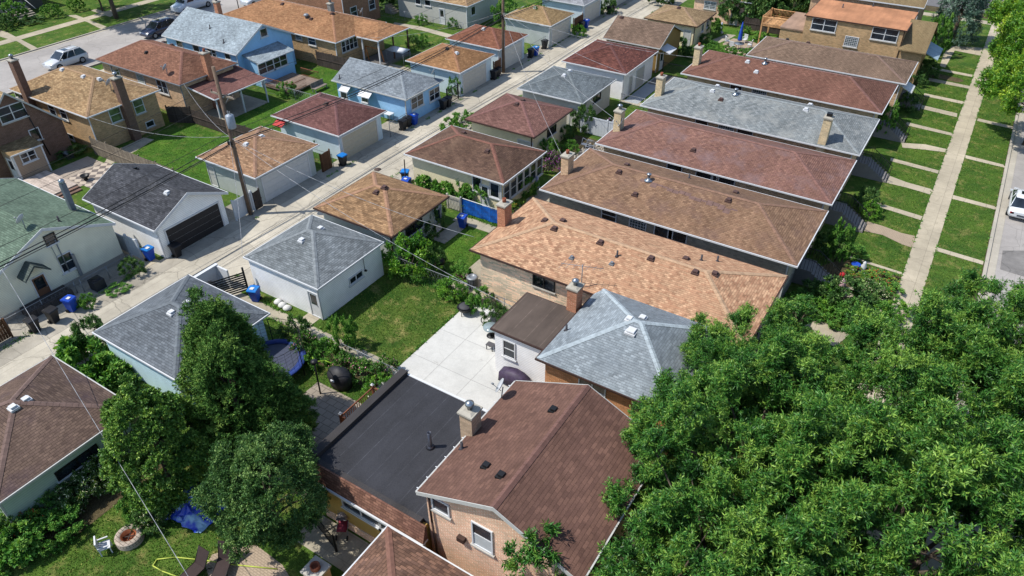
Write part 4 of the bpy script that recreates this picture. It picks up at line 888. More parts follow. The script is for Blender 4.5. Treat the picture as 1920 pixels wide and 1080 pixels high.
# ---------------------------------------------------------------- fences
def run(p0, p1):
    d = Vector((p1[0]-p0[0], p1[1]-p0[1], 0)); return d.length, math.atan2(d.y, d.x)
def fence(p0, p1, h, kind, label, name='fence', group=None):
    L, a = run(p0, p1); p = thing(name, label, 'fence', (p0[0], p0[1], 0), a, group)
    rnd = random.Random(label); n = max(1, round(L/2.4))
    if kind in ('dark', 'grey', 'brown'):
        mt = {'dark': wood('dark_weathered_boards', (88,78,72), .15), 'grey': wood('grey_weathered_boards', (150,138,122), .14), 'brown': wood('brown_boards', (120,86,62), .14)}[kind]
        m = MB(); k = max(1, int(L/.15))
        for i in range(k): m.box(i*L/k, (i+1)*L/k-.012, -.012, .012, .04, h+rnd.uniform(-.03, .03))
        m.box(0, L, .014, .06, h*.25, h*.25+.08); m.box(0, L, .014, .06, h*.8, h*.8+.08); m.box(0, L, -.06, -.014, h*.5, h*.5+.07); m.build('boards', mt, p)
        for i in range(n+1): x = L*i/n; MB().box(x-.05, x+.05, .062, .16, 0, h+.05).build('post', mt, p)
    elif kind in ('vinyl', 'blue', 'panel'):
        mt = {'vinyl': plain('white_vinyl', (214,220,226), .5, .05), 'panel': plain('cream_panel', (205,200,186), .7, .1)}.get(kind)
        if kind == 'blue':
            m = MB(); k = int(L/.2); pts = []
            for i in range(k+1): pts.append((L*i/k, .03*math.sin(i*1.3)+rnd.uniform(-.015, .015)))
            for j in range(6):
                for i in range(k):
                    z0, z1 = .12+(h-.15)*j/6, .12+(h-.15)*(j+1)/6
                    o0 = .02*math.sin(i*.9+j*1.7); o1 = .02*math.sin(i*.9+(j+1)*1.7)
                    m.poly([(pts[i][0], pts[i][1]+o0, z0), (pts[i+1][0], pts[i+1][1]+o0, z0), (pts[i+1][0], pts[i+1][1]+o1, z1), (pts[i][0], pts[i][1]+o1, z1)])
            m.build('tarp', plain('bright_blue_tarp', (22, 96, 190), .45, .2), p, fix=False); mt = GREYT
            m = MB(); m.tube((0, 0.06, h), (L, 0.06, h), .03); m.build('rail', WHITE, p)
        else:
            m = MB(); m.box(0, L, -.02, .02, .08, h); m.box(0, L, -.04, -.021, h-.12, h+.02); m.box(0, L, .021, .04, h-.12, h+.02)
            for i in range(int(L/.3)): m.box(i*.3, i*.3+.015, -.028, -.021, .1, h-.12)
            m.build('panel', mt, p)
        for i in range(n+1): x = L*i/n; m = MB(); m.box(x-.065, x+.065, -.065, .065, 0, h+.1); m.taper(x, 0, .08, .08, h+.1, .01, .01, h+.18); m.build('post', mt if kind != 'blue' else GREYT, p)
    elif kind == 'chain':
        m = MB(); m.tube((0, 0, h), (L, 0, h), .022, 5); m.tube((0, 0, .06), (L, 0, .06), .008, 4)
        k = int(L/.28)
        for i in range(k): x = i*L/k; m.tube((x, 0, .06), (min(L, x+.55), 0, h), .0045, 3); m.tube((min(L, x+.55), 0, .06), (x, 0, h), .0045, 3)
        m.build('mesh', GREYT, p)
        for i in range(n+1): x = L*i/n; MB().tube((x, 0, 0), (x, 0, h+.06), .03, 6).build('post', GREYT, p)
    elif kind == 'iron':
        m = MB(); m.box(0, L, -.02, .02, .12, .17); m.box(0, L, -.02, .02, h-.1, h-.05); k = int(L/.13)
        for i in range(k+1): x = L*i/k; m.box(x-.012, x+.012, -.012, .012, .1, h)
        m.build('bars', BLACK, p)
        for i in range(2): x = L*i; MB().box(x-.05, x+.05, -.05, .05, 0, h+.15).build('post', BLACK, p)
    elif kind == 'slat':
        m = MB()
        for i in range(9): z = .12+i*(h-.15)/9; m.box(0, L, -.02, .02, z, z+.09)
        m.build('slats', BLACK, p)
        for i in range(2): x = L*i; MB().box(x-.06, x+.06, -.06, .06, 0, h+.25).build('post', BLACK, p)
    return p
CL = 'chain-link fences between yards'
fence((-64.5, 30.62), (-53.0, 30.62), 1.7, 'grey', 'grey weathered board fence behind the charcoal-roofed garage, along the big lawn')
fence((-62.6, 39.75), (-52.2, 39.75), 1.5, 'dark', 'dark board fence between the left lawn and the covered patio yard')
fence((-64.5, 38.6), (-62.4, 39.7), 1.7, 'dark', 'short dark board fence at the corner of the tan brick bungalow')
fence((-63.3, 57.65), (-53.6, 57.65), 1.7, 'dark', 'dark stockade fence behind the deck of the blue house')
fence((-53.3, 49.0), (-62.5, 49.0), 1.2, 'chain', 'chain-link fence beside the wine red garage and the deck', group=CL)
fence((-47.2, 22.3), (-45.95, 22.3), 1.7, 'vinyl', 'white vinyl fence between cream house and charcoal-roofed garage')
fence((-52.9, 22.35), (-47.4, 22.3), 1.5, 'vinyl', 'long white vinyl fence behind the green-roofed house')
fence((-44.45, 29.6), (-44.45, 31.4), 1.7, 'vinyl', 'white vinyl gate panel right of the black garage door', 'gate')
fence((-44.35, 31.5), (-44.35, 32.2), 1.6, 'dark', 'dark board fence stub behind the utility pole')
fence((-44.3, 39.0), (-44.3, 40.1), 1.7, 'brown', 'brown board gate at the corner of the salmon-tan garage', 'gate')
fence((-44.3, 40.2), (-51.3, 40.2), 1.2, 'chain', 'chain-link fence between salmon-tan and wine red garages', group=CL)
fence((-43.95, 47.5), (-43.95, 50.1), 1.4, 'chain', 'chain-link fence beside the white table by the blue coach house', group=CL)
fence((-43.8, 56.3), (-43.8, 58.2), 1.6, 'iron', 'black iron gate with vines beside the ginger-brown garage', 'gate')
fence((-43.8, 65.0), (-43.8, 66.3), 1.8, 'brown', 'brown wooden gate between the ginger-brown and brick red garages', 'gate')
fence((-43.8, 72.6), (-43.8, 76.0), 1.5, 'chain', 'chain-link fence beside the bins near the golden brown garage', group=CL)
fence((-55.8, 75.9), (-70.0, 75.9), 1.2, 'chain', 'chain-link fence in front of the white stucco house', group=CL)
fence((-43.7, 83.0), (-43.7, 85.4), 1.8, 'brown', 'brown board fence beside the golden brown garage with a yellow-green shrub')
fence((-30.2, 39.75), (-26.6, 39.75), 1.35, 'blue', 'fence covered in bright blue tarpaulin beside the tan garage lawn')
fence((-36.4, 39.75), (-30.35, 39.75), 1.1, 'chain', 'chain-link fence along the vegetable bed of the sunroom garage', group=CL)
fence((-31.6, 39.85), (-30.3, 39.85), 1.2, 'panel', 'short cream fence panel left of the blue tarpaulin', 'fence')
fence((-29.2, 57.75), (-23.8, 57.75), 1.75, 'vinyl', 'white vinyl fence behind the rock garden')
fence((-37.9, 21.1), (-36.6, 23.8), 1.7, 'slat', 'black horizontal bar gate between slate grey and white garages', 'gate')
fence((-30.5, 22.3), (-19.9, 22.3), 1.1, 'chain', 'chain-link fence between the trampoline yard and the pyramid-roofed garage lawn', group=CL)
fence((-29.4, 31.0), (-18.3, 31.0), 1.2, 'chain', 'chain-link fence between the new patio and the cream brick bungalow', group=CL)
fence((-28.9, 65.75), (-23.8, 65.75), 1.1, 'chain', 'chain-link fence beside the white garage with deep red roof', group=CL)
fence((-28.5, 75.4), (-23.9, 75.4), 1.5, 'iron', 'black iron fence behind the red-brown roofed bungalow')
fence((-26, 95.6), (-19.6, 95.6), 1.5, 'dark', 'dark fence in front of the tall hedge by the umbrella table')
fence((-45.6, 12.6), (-45.6, 9.5), 1.5, 'brown', 'brown fence end with post at the left edge of the alley')
fence((-46.3, 12.9), (-46.3, 17.5), .9, 'chain', 'low wire fence in front of the cream house porch', group=CL)
fence((-46.0, 17.8), (-45.9, 21.6), 1.0, 'chain', 'low wire fence around the air conditioner of the cream house', group=CL)
fence((-20.0, 12.9), (-17.6, 12.2), 1.1, 'iron', 'pale iron gate beside the stroller', 'gate')

# ---------------------------------------------------------------- wheeled bins
def make_bin(name, body, lid):
    p = thing(name, 'x', 'wheeled bin')
    m = MB(); m.taper(0, 0, .21, .2, .06, .29, .31, .98, 0, -.03); m.box(-.32, .32, -.37, .31, .93, .985); m.box(-.06, .06, .2, .3, .3, .9); m.build('body', body, p)
    m = MB(); m.prism([(-.38, .99), (-.34, 1.05), (0, 1.1), (.28, 1.07), (.34, .99)], 'x', -.33, .33); m.build('lid', lid, p)
    m = MB(); m.tube((-.26, .38, 1.0), (.26, .38, 1.0), .025); m.tube((-.26, .28, .96), (-.26, .38, 1.0), .02); m.tube((.26, .28, .96), (.26, .38, 1.0), .02); m.build('handle', body, p)
    for s in (-1, 1): MB().tube((s*.22, .2, .12), (s*.3, .2, .12), .12, 12).build('wheel', RUBBER, p)
    return p
def place(proto, x, y, rz, label, group=None, z=0, scale=None, first=[]):
    o = proto if proto.name not in first else copy_tree(proto)
    if o is proto: first.append(proto.name)
    o.location = (x, y, z); o.rotation_euler = (0, 0, rz); o['label'] = label
    if group: o['group'] = group
    if scale: o.scale = (scale,)*3 if isinstance(scale, (int, float)) else scale
    return o
bk = make_bin('black_bin', BLKPL, BLKPL); bb = make_bin('blue_bin', BLUEPL, BLUEPL); bl = make_bin('blue_lidded_bin', BLUEPL, BLUELT); bx = make_bin('black_bin_with_blue_lid', BLKPL, BLUELT)
lab = MB(); lab.box(-.16, .1, -.24, .02, 1.095, 1.112); l_ = lab.build('lid_sticker', WHITE, bl); lab = MB(); lab.box(-.14, .1, -.2, .02, 1.095, 1.112); lab.build('lid_sticker', WHITE, bb)
BG1 = 'wheeled bins along the alley'; H_ = R_(90)
for pr_, x, y, r, lb in (
    (bl, -45.5, 22.65, H_+.1, 'blue bin with light blue lid by the white vinyl fence'), (bk, -44.2, 23.95, H_, 'black bin at the left end of the black garage door'),
    (bb, -44.75, 16.2, H_+.3, 'large blue bin in front of the cream house porch'), (bk, -44.65, 14.9, H_+.2, 'black bin between the blue bin and the leftmost bin by the cream house'), (bk, -44.75, 13.7, H_, 'leftmost black bin in front of the cream house'),
    (bl, -35.3, 23.35, R_(20), 'blue bin with light blue lid against the white garage side wall'), (bx, -43.75, 40.85, H_, 'black bin with blue lid at the gap between salmon-tan and wine red garages'),
    (bk, -43.9, 49.3, H_, 'front black bin of the group at the corner of the blue coach house'), (bk, -43.95, 50.1, H_, 'rear black bin of the group at the corner of the blue coach house'), (bb, -43.75, 50.85, H_, 'bright blue bin against the wall of the blue coach house'),
    (bk, -43.5, 55.2, H_, 'first black bin at the far end of the blue coach house'), (bk, -43.5, 56.0, H_, 'second black bin at the far end of the blue coach house'),
    (bk, -43.6, 64.6, H_, 'black bin left of the far utility pole'), (bk, -43.75, 65.5, H_, 'black bin nearest the far utility pole, against the brown gate'),
    (bk, -43.7, 72.5, H_, 'black bin beside the blue bin by the brick red garage'), (bl, -43.6, 73.4, H_, 'blue bin with light blue lid by the brick red garage'), (bk, -43.9, 76.0, H_, 'black bin against the near wall of the golden brown garage'),
    (bk, -43.4, 84.4, H_, 'black bin beside the blue bin near the light grey-roofed garage'), (bb, -43.3, 85.5, H_, 'blue bin near the light grey-roofed garage'), (bk, -43.4, 92.4, H_, 'black bin near the farthest left garage'), (bk, -43.4, 93.3, H_, 'second black bin near the farthest left garage'),
    (bb, -28.9, 38.1, R_(10), 'dark blue bin behind the tan garage, by the lawn'), (bx, -37.2, 41.4, H_+.5, 'grey bin with blue lid at the alley corner of the sunroom garage'), (bb, -36.2, 40.4, .2, 'blue bin among the barrels beside the sunroom garage'),
    (bk, -38.1, 22.1, H_, 'black bin behind the white enclosure near the black bar gate')):
    place(pr_, x, y, r, lb, BG1)
p = thing('rain_barrel', 'blue barrel with a thin dark tree trunk planted in it beside the sunroom garage', 'barrel', (-36.6, 40.75, 0)); MB().lathe([(.26,0),(.3,.2),(.3,.7),(.26,.9),(.22,.9),(.22,.6)], (0,0,0), 16).build('body', BLUELT, p); MB().path([(0,0,.6),(.05,0,1.6),(0,.1,2.5)], .05).build('trunk', plain('dark_bark', (70,58,50), .9), p)
p = thing('rain_barrel', 'short dark blue barrel by the blue barrel of the sunroom garage', 'barrel', (-35.7, 40.2, 0)); MB().lathe([(.24,0),(.28,.2),(.28,.6),(.24,.75),(.02,.76)], (0,0,0), 16).build('body', BLUEPL, p)
p = thing('enclosure', 'white open enclosure between the slate grey and white garages', 'enclosure', (-39.0, 20.9, 0)); m = MB(); m.box(0, .12, 0, 2.6, 0, 1.5); m.box(.121, 1.2, 2.48, 2.6, 0, 1.5); m.box(-.06, .18, -.05, 2.65, 1.5, 1.58); m.build('wall', WHITE, p)

# ---------------------------------------------------------------- vehicles
def car(name, label, kind, x, y, rz, paint, group='cars parked along the kerb'):
    p = thing(name, label, kind, (x, y, 0), rz, group); n = NT(name+'_paint', .25, .6); n.b.inputs['Coat Weight'].default_value = .6; n.out(D(*paint)); pm = n.m
    # stations along y (rear - to front +): (y, half width, bottom, belt)
    P = {'suv': dict(L=4.7, W=.94, belt=1.05, hood=1.0, roof=1.72, g=(-2.2, -1.75, .35, 1.2), wr=.37),
         'sedan': dict(L=4.7, W=.9, belt=.92, hood=.85, roof=1.42, g=(-1.75, -.95, .45, 1.25), wr=.32),
         'van': dict(L=5.7, W=1.0, belt=1.25, hood=1.15, roof=2.1, g=(-2.84, -2.8, 1.0, 1.75), wr=.38),
         'pickup': dict(L=5.5, W=.98, belt=1.1, hood=1.08, roof=1.85, g=(-.75, -.5, .75, 1.35), wr=.4)}[kind]
    L, Wd, belt, hood, rf, g_, wr = P['L'], P['W'], P['belt'], P['hood'], P['roof'], P['g'], P['wr']
    def ring(y, w_, zb, zt, r=.12):
        return [(-w_+r, y, zb), (w_-r, y, zb), (w_, y, zb+r), (w_, y, zb+(zt-zb)*.6), (w_-.04, y, zt-r*.6), (w_-r, y, zt), (0, y, zt+.03), (-w_+r, y, zt), (-w_+.04, y, zt-r*.6), (-w_, y, zb+(zt-zb)*.6), (-w_, y, zb+r)]
    h = L/2; m = MB()
    rear = belt if kind != 'sedan' else belt-.02
    m.loft([ring(-h, Wd*.82, .45, rear-.15), ring(-h+.1, Wd*.94, .32, rear-.03), ring(-h+.7, Wd, .25, rear), ring(-.3, Wd, .24, belt), ring(g_[3]-.05, Wd, .24, belt), ring(h-.9, Wd*.98, .25, hood), ring(h-.25, Wd*.93, .3, hood-.14), ring(h, Wd*.78, .4, hood-.34)])
    m.build('body', pm, p)
    def gr(y, w_, z): return [(-w_, y, z), (w_, y, z)]
    a0, a1, a2, a3 = g_; tw = Wd*.78; bw = Wd*.94
    def frus(mm, d, z1):
        b_ = [(-bw+d, a0+d, belt-.02), (bw-d, a0+d, belt-.02), (bw-d, a3-d, belt-.02), (-bw+d, a3-d, belt-.02)]
        t_ = [(-tw+d, a1+d, z1), (tw-d, a1+d, z1), (tw-d, a2-d, z1), (-tw+d, a2-d, z1)]
        mm.poly(b_[::-1]); mm.poly(t_)
        for i in range(4): j = (i+1) % 4; mm.poly([b_[i], b_[j], t_[j], t_[i]])
        return b_, t_
    m = MB(); b_, t_ = frus(m, 0, rf-.05)
    if kind == 'van':
        m.build('cab', pm, p); m = MB(); m.poly([(-bw+.12, a3+.012, belt+.08), (bw-.12, a3+.012, belt+.08), (tw-.08, a2+.03, rf-.2), (-tw+.08, a2+.03, rf-.2)])
        for s in (-1, 1): m.poly([(s*(bw+.012), a2+.35, belt+.08), (s*(bw+.012), .2, belt+.08), (s*(tw+.05), .2, rf-.35), (s*(tw+.05), a2-.05, rf-.35)])
        m.build('windows', GLASS, p, fix=False)
    else:
        m.build('windows', GLASS, p)
        m = MB()
        for i in range(4): m.tube(b_[i], t_[i], .035)
        for s in (-1, 1):
            for f in ([.42, .72] if kind == 'suv' else [.5]):
                yb = a0+(a3-a0)*f; yt = a1+(a2-a1)*f; m.tube((s*bw, yb, belt-.02), (s*tw, yt, rf-.05), .03)
        m.build('pillars', pm, p)
    m = MB(); m.loft([[(-tw*.9, a1-.03, rf-.06), (tw*.9, a1-.03, rf-.06), (tw*.8, a1, rf-.01), (-tw*.8, a1, rf-.01)], [(-tw-.02, a1+.15, rf-.07), (tw+.02, a1+.15, rf-.07), (tw*.85, a1+.2, rf+.03), (-tw*.85, a1+.2, rf+.03)], [(-tw-.02, a2-.15, rf-.07), (tw+.02, a2-.15, rf-.07), (tw*.85, a2-.2, rf+.03), (-tw*.85, a2-.2, rf+.03)], [(-tw*.9, a2+.03, rf-.06), (tw*.9, a2+.03, rf-.06), (tw*.8, a2, rf-.01), (-tw*.8, a2, rf-.01)]])
    m.build('roof', pm, p)
    if kind in ('suv', 'sedan'): MB().box(-.38, .38, a2-.85, a2-.3, rf+.02, rf+.045).build('sunroof', GLASS, p)
    if kind == 'suv':
        for s in (-1, 1): MB().tube((s*tw*.88, a1+.2, rf+.08), (s*tw*.88, a2-.2, rf+.08), .02).build('roof_rail', BLACK, p)
    if kind == 'pickup': MB().box(-Wd+.14, Wd-.14, -h+.12, a0-.1, belt-.0, belt+.05).build('bed_cover', BLACK, p)
    for s in (-1, 1):
        for yy in (-h+.95, h-.95):
            w_ = MB(); w_.tube((s*(Wd-.2), yy, wr), (s*(Wd+.02), yy, wr), wr, 18); o = w_.build('wheel', RUBBER, p)
            r_ = MB(); r_.tube((s*(Wd+.018), yy, wr), (s*(Wd+.035), yy, wr), wr*.62, 14); r_.build('rim', GREYT, o)
        MB().box(s*Wd*.66-.16, s*Wd*.66+.16, h-.12, h-.02, hood-.34, hood-.2).build('headlight', plain('lamp_glass', (210,215,220), .15), p)
        MB().box(s*Wd*.7-.13, s*Wd*.7+.13, -h-.0, -h+.06, rear-.3, rear-.14).build('tail_light', plain('red_lamp', (190, 30, 40), .25), p)
        MB().box(s*(Wd+.1)-.09, s*(Wd+.1)+.09, a3-.35, a3-.25, belt-.02, belt+.12).build('mirror', pm, p)
    m = MB(); m.box(-.27, .27, -h-.02, -h+.02, rear-.4, rear-.28); m.build('number_plate', plain('plate', (70,75,85)), p)
    return p
car('parked_car', 'white sedan parked by the right kerb, seen from behind', 'sedan', 6.85, 63.4, 0, (232,236,240))
car('parked_car', 'silver-white estate SUV with roof rails driving position on the left street', 'suv', -88.2, 42.6, R_(182), (222,224,228)) 
car('parked_car', 'dark navy SUV in tree shade on the left street', 'suv', -88.4, 55.3, R_(181), (30, 40, 72))
car('parked_van', 'white work van in tree shade beyond the navy SUV', 'van', -93.9, 64.6, R_(180), (225,232,240))
car('parked_pickup', 'white pickup parked at the top edge behind the copper-roofed bungalow', 'pickup', -88.2, 71.5, R_(181), (215,222,228))

# ---------------------------------------------------------------- utility poles and wires
POLEM = plain('weathered_pole_wood', (124, 104, 88), .9, .25)
def pole(x, y, h, label, lean=(0, 0), trans=False):
    p = thing('utility_pole', label, 'utility pole', (x, y, 0)); t = (lean[0], lean[1], h)
    MB().tube((0, 0, -.2), t, .19, 12, .12).build('pole', POLEM, p)
    f = lambda z: (lean[0]*z/h, lean[1]*z/h)
    cx, cy = f(h*.82); m = MB(); m.box(cx-1.25, cx+1.25, cy+.14, cy+.24, h*.82-.06, h*.82+.06); o = m.build('crossarm', plain('crossarm_wood', (150, 138, 124), .9), p)
    m = MB(); m.tube((cx-.6, cy+.2, h*.82-.04), (cx, cy+.15, h*.82-.75), .025); m.tube((cx+.6, cy+.2, h*.82-.04), (cx, cy+.15, h*.82-.75), .025); m.build('brace', GREYT, o)
    for s in (-1.15, -.5, .5, 1.15): MB().lathe([(.03,.06),(.06,.1),(.04,.14),(.06,.18),(.02,.24)], (cx+s, cy+.19, h*.82), 8).build('insulator', plain('porcelain', (110, 90, 84), .3), o)
    m = MB(); cx, cy = f(h*.52); m.box(cx-.2, cx+.2, cy-.3, cy-.17, h*.52-.1, h*.52+.15); m.tube((cx, cy-.2, h*.5), (cx+.6, cy-.2, h*.5), .03); m.build('cable_box', BLACK, p)
    if trans:
        cx, cy = f(h*.68); m = MB(); m.lathe([(.24, 0), (.3, .06), (.3, .95), (.24, 1.02), (.05, 1.1)], (cx+.58, cy-.1, h*.68-.6), 18); o = m.build('transformer', plain('transformer_paint', (160,172,186), .4, .08), p)
        for s in (-.1, .1): MB().lathe([(.04,0),(.06,.05),(.03,.1),(.05,.15),(.02,.3)], (cx+.58+s, cy-.1, h*.68+.42), 8).build('bushing', GREYT, o)
        MB().box(cx+.1, cx+.3, cy-.15, cy-.05, h*.68-.4, h*.68+.3).build('bracket', GREYT, p)
    m = MB(); cx, cy = f(2.2); m.tube((cx+.2, cy, 0), (cx+.15, cy, 5), .03); m.build('conduit', GREYT, p)
    return p
PZ = 11.9
pole(-44.28, 30.85, PZ, 'wooden utility pole with grey transformer can beside the salmon-tan garage', (0, 0), True)
pole(-43.87, 66.9, PZ, 'plain wooden utility pole farther up the alley beside the brick red garage', (.1, 0))
pole(-44.4, -6.0, PZ, 'wooden utility pole outside the left edge carrying the alley cables')
pole(-43.8, 103, PZ, 'wooden utility pole at the far end of the alley')
WIREM = plain('black_cable', (30, 30, 32), .6); WIREW = plain('grey_service_cable', (170,172,176), .5)
def wire(a, b, r, sag, label, mat=WIREM, group='overhead cables'):
    n = 20; pts = []
    for i in range(n+1):
        t = i/n; v = Vector(a).lerp(Vector(b), t); v.z -= sag*4*t*(1-t); pts.append(tuple(v))
    o = MB().path(pts, r, 5).build('overhead_cable', mat); tag(o, label, 'cable', group)
for i, (z, dx, sg, r) in enumerate(((6.5, .1, .9, .03), (6.15, .16, .75, .04), (5.9, -.1, .8, .022), (7.2, .5, .5, .016))):
    nm = ('second', 'thickest', 'lowest', 'highest')[i]
    wire((-44.4+dx, -6, z), (-44.45+dx, 30.85, z), r, sg, nm+' cable from the transformer pole over the charcoal garage roof')
    wire((-44.45+dx, 30.85, z), (-43.85+dx, 66.9, z), r, sg, nm+' cable between transformer pole and far pole over the wine red garage')
    wire((-43.85+dx, 66.9, z), (-43.8+dx, 103, z), r, sg, nm+' cable running on from the far pole along the alley')
for s in (-1.15, 1.15):
    sn = 'left' if s < 0 else 'right'
    wire((-44.4+s, -5.8, 10), (-44.6+s, 31, 10), .012, .8, 'thin %s power line on the crossarm from the near edge to the transformer pole' % sn); wire((-44.6+s, 31, 10), (-43.85+s, 67, 10), .012, .8, 'thin %s power line between the crossarms of the two alley poles' % sn)
PT = (-44.5, 30.85, 6.6)
for b_, lb in (((-64.0, 31.0, 3.6), 'pale service cable from the transformer pole to the straw-brown roof corner'), ((-63.4, 40.5, 3.6), 'pale service cable to the covered patio house'),
               ((-36.6, 24.1, 2.9), 'service cable crossing the alley to the white pyramid-roofed garage'), ((-23.2, 31.7, 4.6), 'service cable crossing above the tan garage to the orange-tan roof'),
               ((-18.0, 28.0, 3.6), 'thin service cable above the lawn to the flat brown roof')):
    wire(PT, b_, .014, .7, lb, WIREW)
for b_, lb in (((-23.4, 44.0, 4.4), 'service cable over the sunroom roof to the warm brown roof'), ((-23.6, 53.0, 4.4), 'service cable to the roof with two dishes'), ((-23.6, 62.0, 4.4), 'service cable to the weathered grey roof'), ((-59.0, 60.0, 3.2), 'service cable to the copper roof porch'), ((-23.4, 71, 4.2), 'service cable to the dark red-brown roof')):
    wire((-43.9, 66.9, 6.6), b_, .014, .7, lb, WIREW)
wire((-46.9, 14.2, 4.6), (*(-16.03,5.75), 4.5), .014, .3, 'pale cable from the cream house over the brown garage roof and the fire ring', WIREW)
p = thing('street_lamp', 'slim black street lamp behind the pale grey roof of the blue house', 'street lamp', (-86.5, 66.5, 0)); MB().tube((0,0,0), (0,0,5), .06).build('post', BLACK, p); m = MB(); m.box(-.5, .5, -.12, .12, 5, 5.12); m.build('lamp_head', WHITE, p)

# ---------------------------------------------------------------- foliage
def leaf_mesh(name, C, Dr, L, Wd, tint, mat, rng):
    N = len(C); Dr = Dr/np.linalg.norm(Dr, axis=1, keepdims=True)
    W = np.cross(Dr, rng.normal(size=(N, 3))); W /= np.linalg.norm(W, axis=1, keepdims=True)+1e-9
    Nn = np.cross(Dr, W); L = L[:, None]; Wd = Wd[:, None]
    V = np.empty((N, 4, 3), np.float32); V[:, 0] = C; mid = C+Dr*L*.45+Nn*Wd*.25
    V[:, 1] = mid+W*Wd*.5; V[:, 2] = C+Dr*L-Nn*Wd*.2; V[:, 3] = mid-W*Wd*.5
    me = bpy.data.meshes.new(name); me.vertices.add(N*4); me.loops.add(N*4); me.polygons.add(N)
    me.vertices.foreach_set('co', V.ravel()); me.loops.foreach_set('vertex_index', np.arange(N*4, dtype=np.int32))
    me.polygons.foreach_set('loop_start', np.arange(0, N*4, 4, dtype=np.int32)); me.polygons.foreach_set('loop_total', np.full(N, 4, np.int32))
    me.update(); at = me.attributes.new('tint', 'FLOAT', 'FACE'); at.data.foreach_set('value', np.clip(tint, 0, 1).astype(np.float32))
    me.materials.append(mat); me.validate(); return me
def unit(v): return v/(np.linalg.norm(v, axis=-1, keepdims=True)+1e-9)
def crown(name, seed, R, zc, npuff, tw, k, lf, wf, twig, pr, mat, up=.45, zmin=-.4, cone=0, flowers=0, spread=.9, inner=.25, spires=0):
    rng = np.random.default_rng(seed); R = np.array(R, float)
    u = unit(rng.normal(size=(npuff*3, 3))); u = u[u[:, 2] > zmin][:npuff]; n = len(u)
    ph = rng.uniform(0, 6.28, 6); az = np.arctan2(u[:, 1], u[:, 0])
    lob = 1+.10*np.sin(az*3+ph[0]+u[:, 2]*2)+.09*np.sin(az*5+ph[1]-u[:, 2]*4)+.07*np.sin(u[:, 2]*7+ph[2]+az*2)
    f = lob*(1-inner*rng.random(n)**2); c = u*f[:, None]
    if cone:
        t = (c[:, 2]-zmin)/(1-zmin); s = np.clip(1-cone*np.clip(t, 0, 1), .08, 1); c[:, 0] *= s; c[:, 1] *= s
    P = c*R+np.array([0, 0, zc])
    if spires:
        b_ = P[rng.integers(0, n, spires)]; b_ = b_[b_[:, 2] > zc*.85]; ex = [b_+np.array([0, 0, .45+.4*j])+rng.normal(size=b_.shape)*.1 for j in range(3)]; P = np.concatenate([P]+ex); u = np.concatenate([u]+[unit(b_-np.array([0, 0, zc]))*.4+np.array([0, 0, .8])]*3); n = len(P)
    up_v = np.array([0, 0, 1.])
    pt = rng.normal(0, .13, n)
    ti = np.repeat(np.arange(n), tw); T = unit(u[ti]*np.array([1, 1, .7])+up_v*up+rng.normal(size=(len(ti), 3))*.75)
    tip = P[ti]+T*pr*rng.uniform(.25, 1.0, len(ti))[:, None]**.7; tt = pt[ti]+rng.normal(0, .08, len(ti))
    li = np.repeat(np.arange(len(ti)), k); s = rng.random(len(li))**.7
    C = tip[li]-T[li]*(1-s)[:, None]*twig+rng.normal(size=(len(li), 3))*twig*.08
    Dr = T[li]*.55+unit(rng.normal(size=(len(li), 3)))*spread-up_v*.12
    tint = .42+tt[li]+.22*(s-.5)+rng.normal(0, .13, len(li))
    if flowers:
        fm = rng.random(len(li)) < flowers; tint = np.minimum(tint, .93); tint[fm] = 1
    L = lf*rng.uniform(.7, 1.25, len(li)); W = wf*rng.uniform(.75, 1.2, len(li))
    return leaf_mesh(name, C, Dr, L, W, tint, mat, rng), P
BARK = plain('tree_bark', (96, 84, 72), .95, .3)
def tree_proto(name, cat, seed, R, zc, th, tr, crownargs, limbs=12, bark=None):
    p = thing(name, 'x', cat); me, P = crown('crown', seed, R, zc, **crownargs)
    o = bpy.data.objects.new('crown', me); col.objects.link(o); kid(o, p)
    rnd = random.Random(seed); m = MB(); pts = [(0, 0, -.2), (rnd.uniform(-.1,.1), rnd.uniform(-.1,.1), th*.5), (rnd.uniform(-.2,.2), rnd.uniform(-.2,.2), th)]
    rr = [tr*1.25, tr, tr*.85]
    for i in range(2): m.tube(pts[i], pts[i+1], rr[i], 10, rr[i+1])
    for i in range(limbs):
        q = Vector(P[rnd.randrange(len(P))]); a = Vector(pts[2])-Vector((0, 0, rnd.uniform(0, th*.3))); mid = a.lerp(q, .5)+Vector((0, 0, rnd.uniform(.1, .6)))
        m.tube(a, mid, tr*.5, 7, tr*.28); m.tube(mid, q, tr*.28, 6, tr*.08)
        for j in range(2):
            q2 = Vector(P[rnd.randrange(len(P))])
            if (q2-mid).length < R[0]*.8: m.tube(mid, q2, tr*.18, 5, tr*.05)
    m.build('trunk', bark or BARK, p); return p
F_ASH = foliage('ash_leaves', (24,56,22), (60,112,42), (136,168,70), trans=.22, rough=.5, spec=.35)
F_BRIGHT = foliage('maple_leaves', (44,82,22), (88,138,38), (168,190,62), trans=.3)
F_LIME = foliage('lime_shrub_leaves', (44,88,26), (84,140,42), (140,176,66), trans=.25)
F_GRASS = foliage('grass_blades', (44,78,26), (80,116,40), (150,148,80), trans=.15, rough=.8, spec=.1)
F_SPRUCE = foliage('spruce_needles', (32,58,24), (68,106,44), (122,148,70), trans=.08, rough=.7, spec=.15)
F_BLUE = foliage('blue_spruce_needles', (38,62,52), (78,108,92), (130,156,136), trans=.05)
F_ARB = foliage('arborvitae_sprays', (38,68,26), (80,122,46), (146,172,76), trans=.1)
F_DARK = foliage('dark_leaves', (30,56,26), (62,100,48), (126,154,86), trans=.2, rough=.6, spec=.25)
F_BUSH = foliage('shrub_leaves', (40,82,32), (80,132,52), (142,178,86), trans=.25, rough=.6, spec=.2)
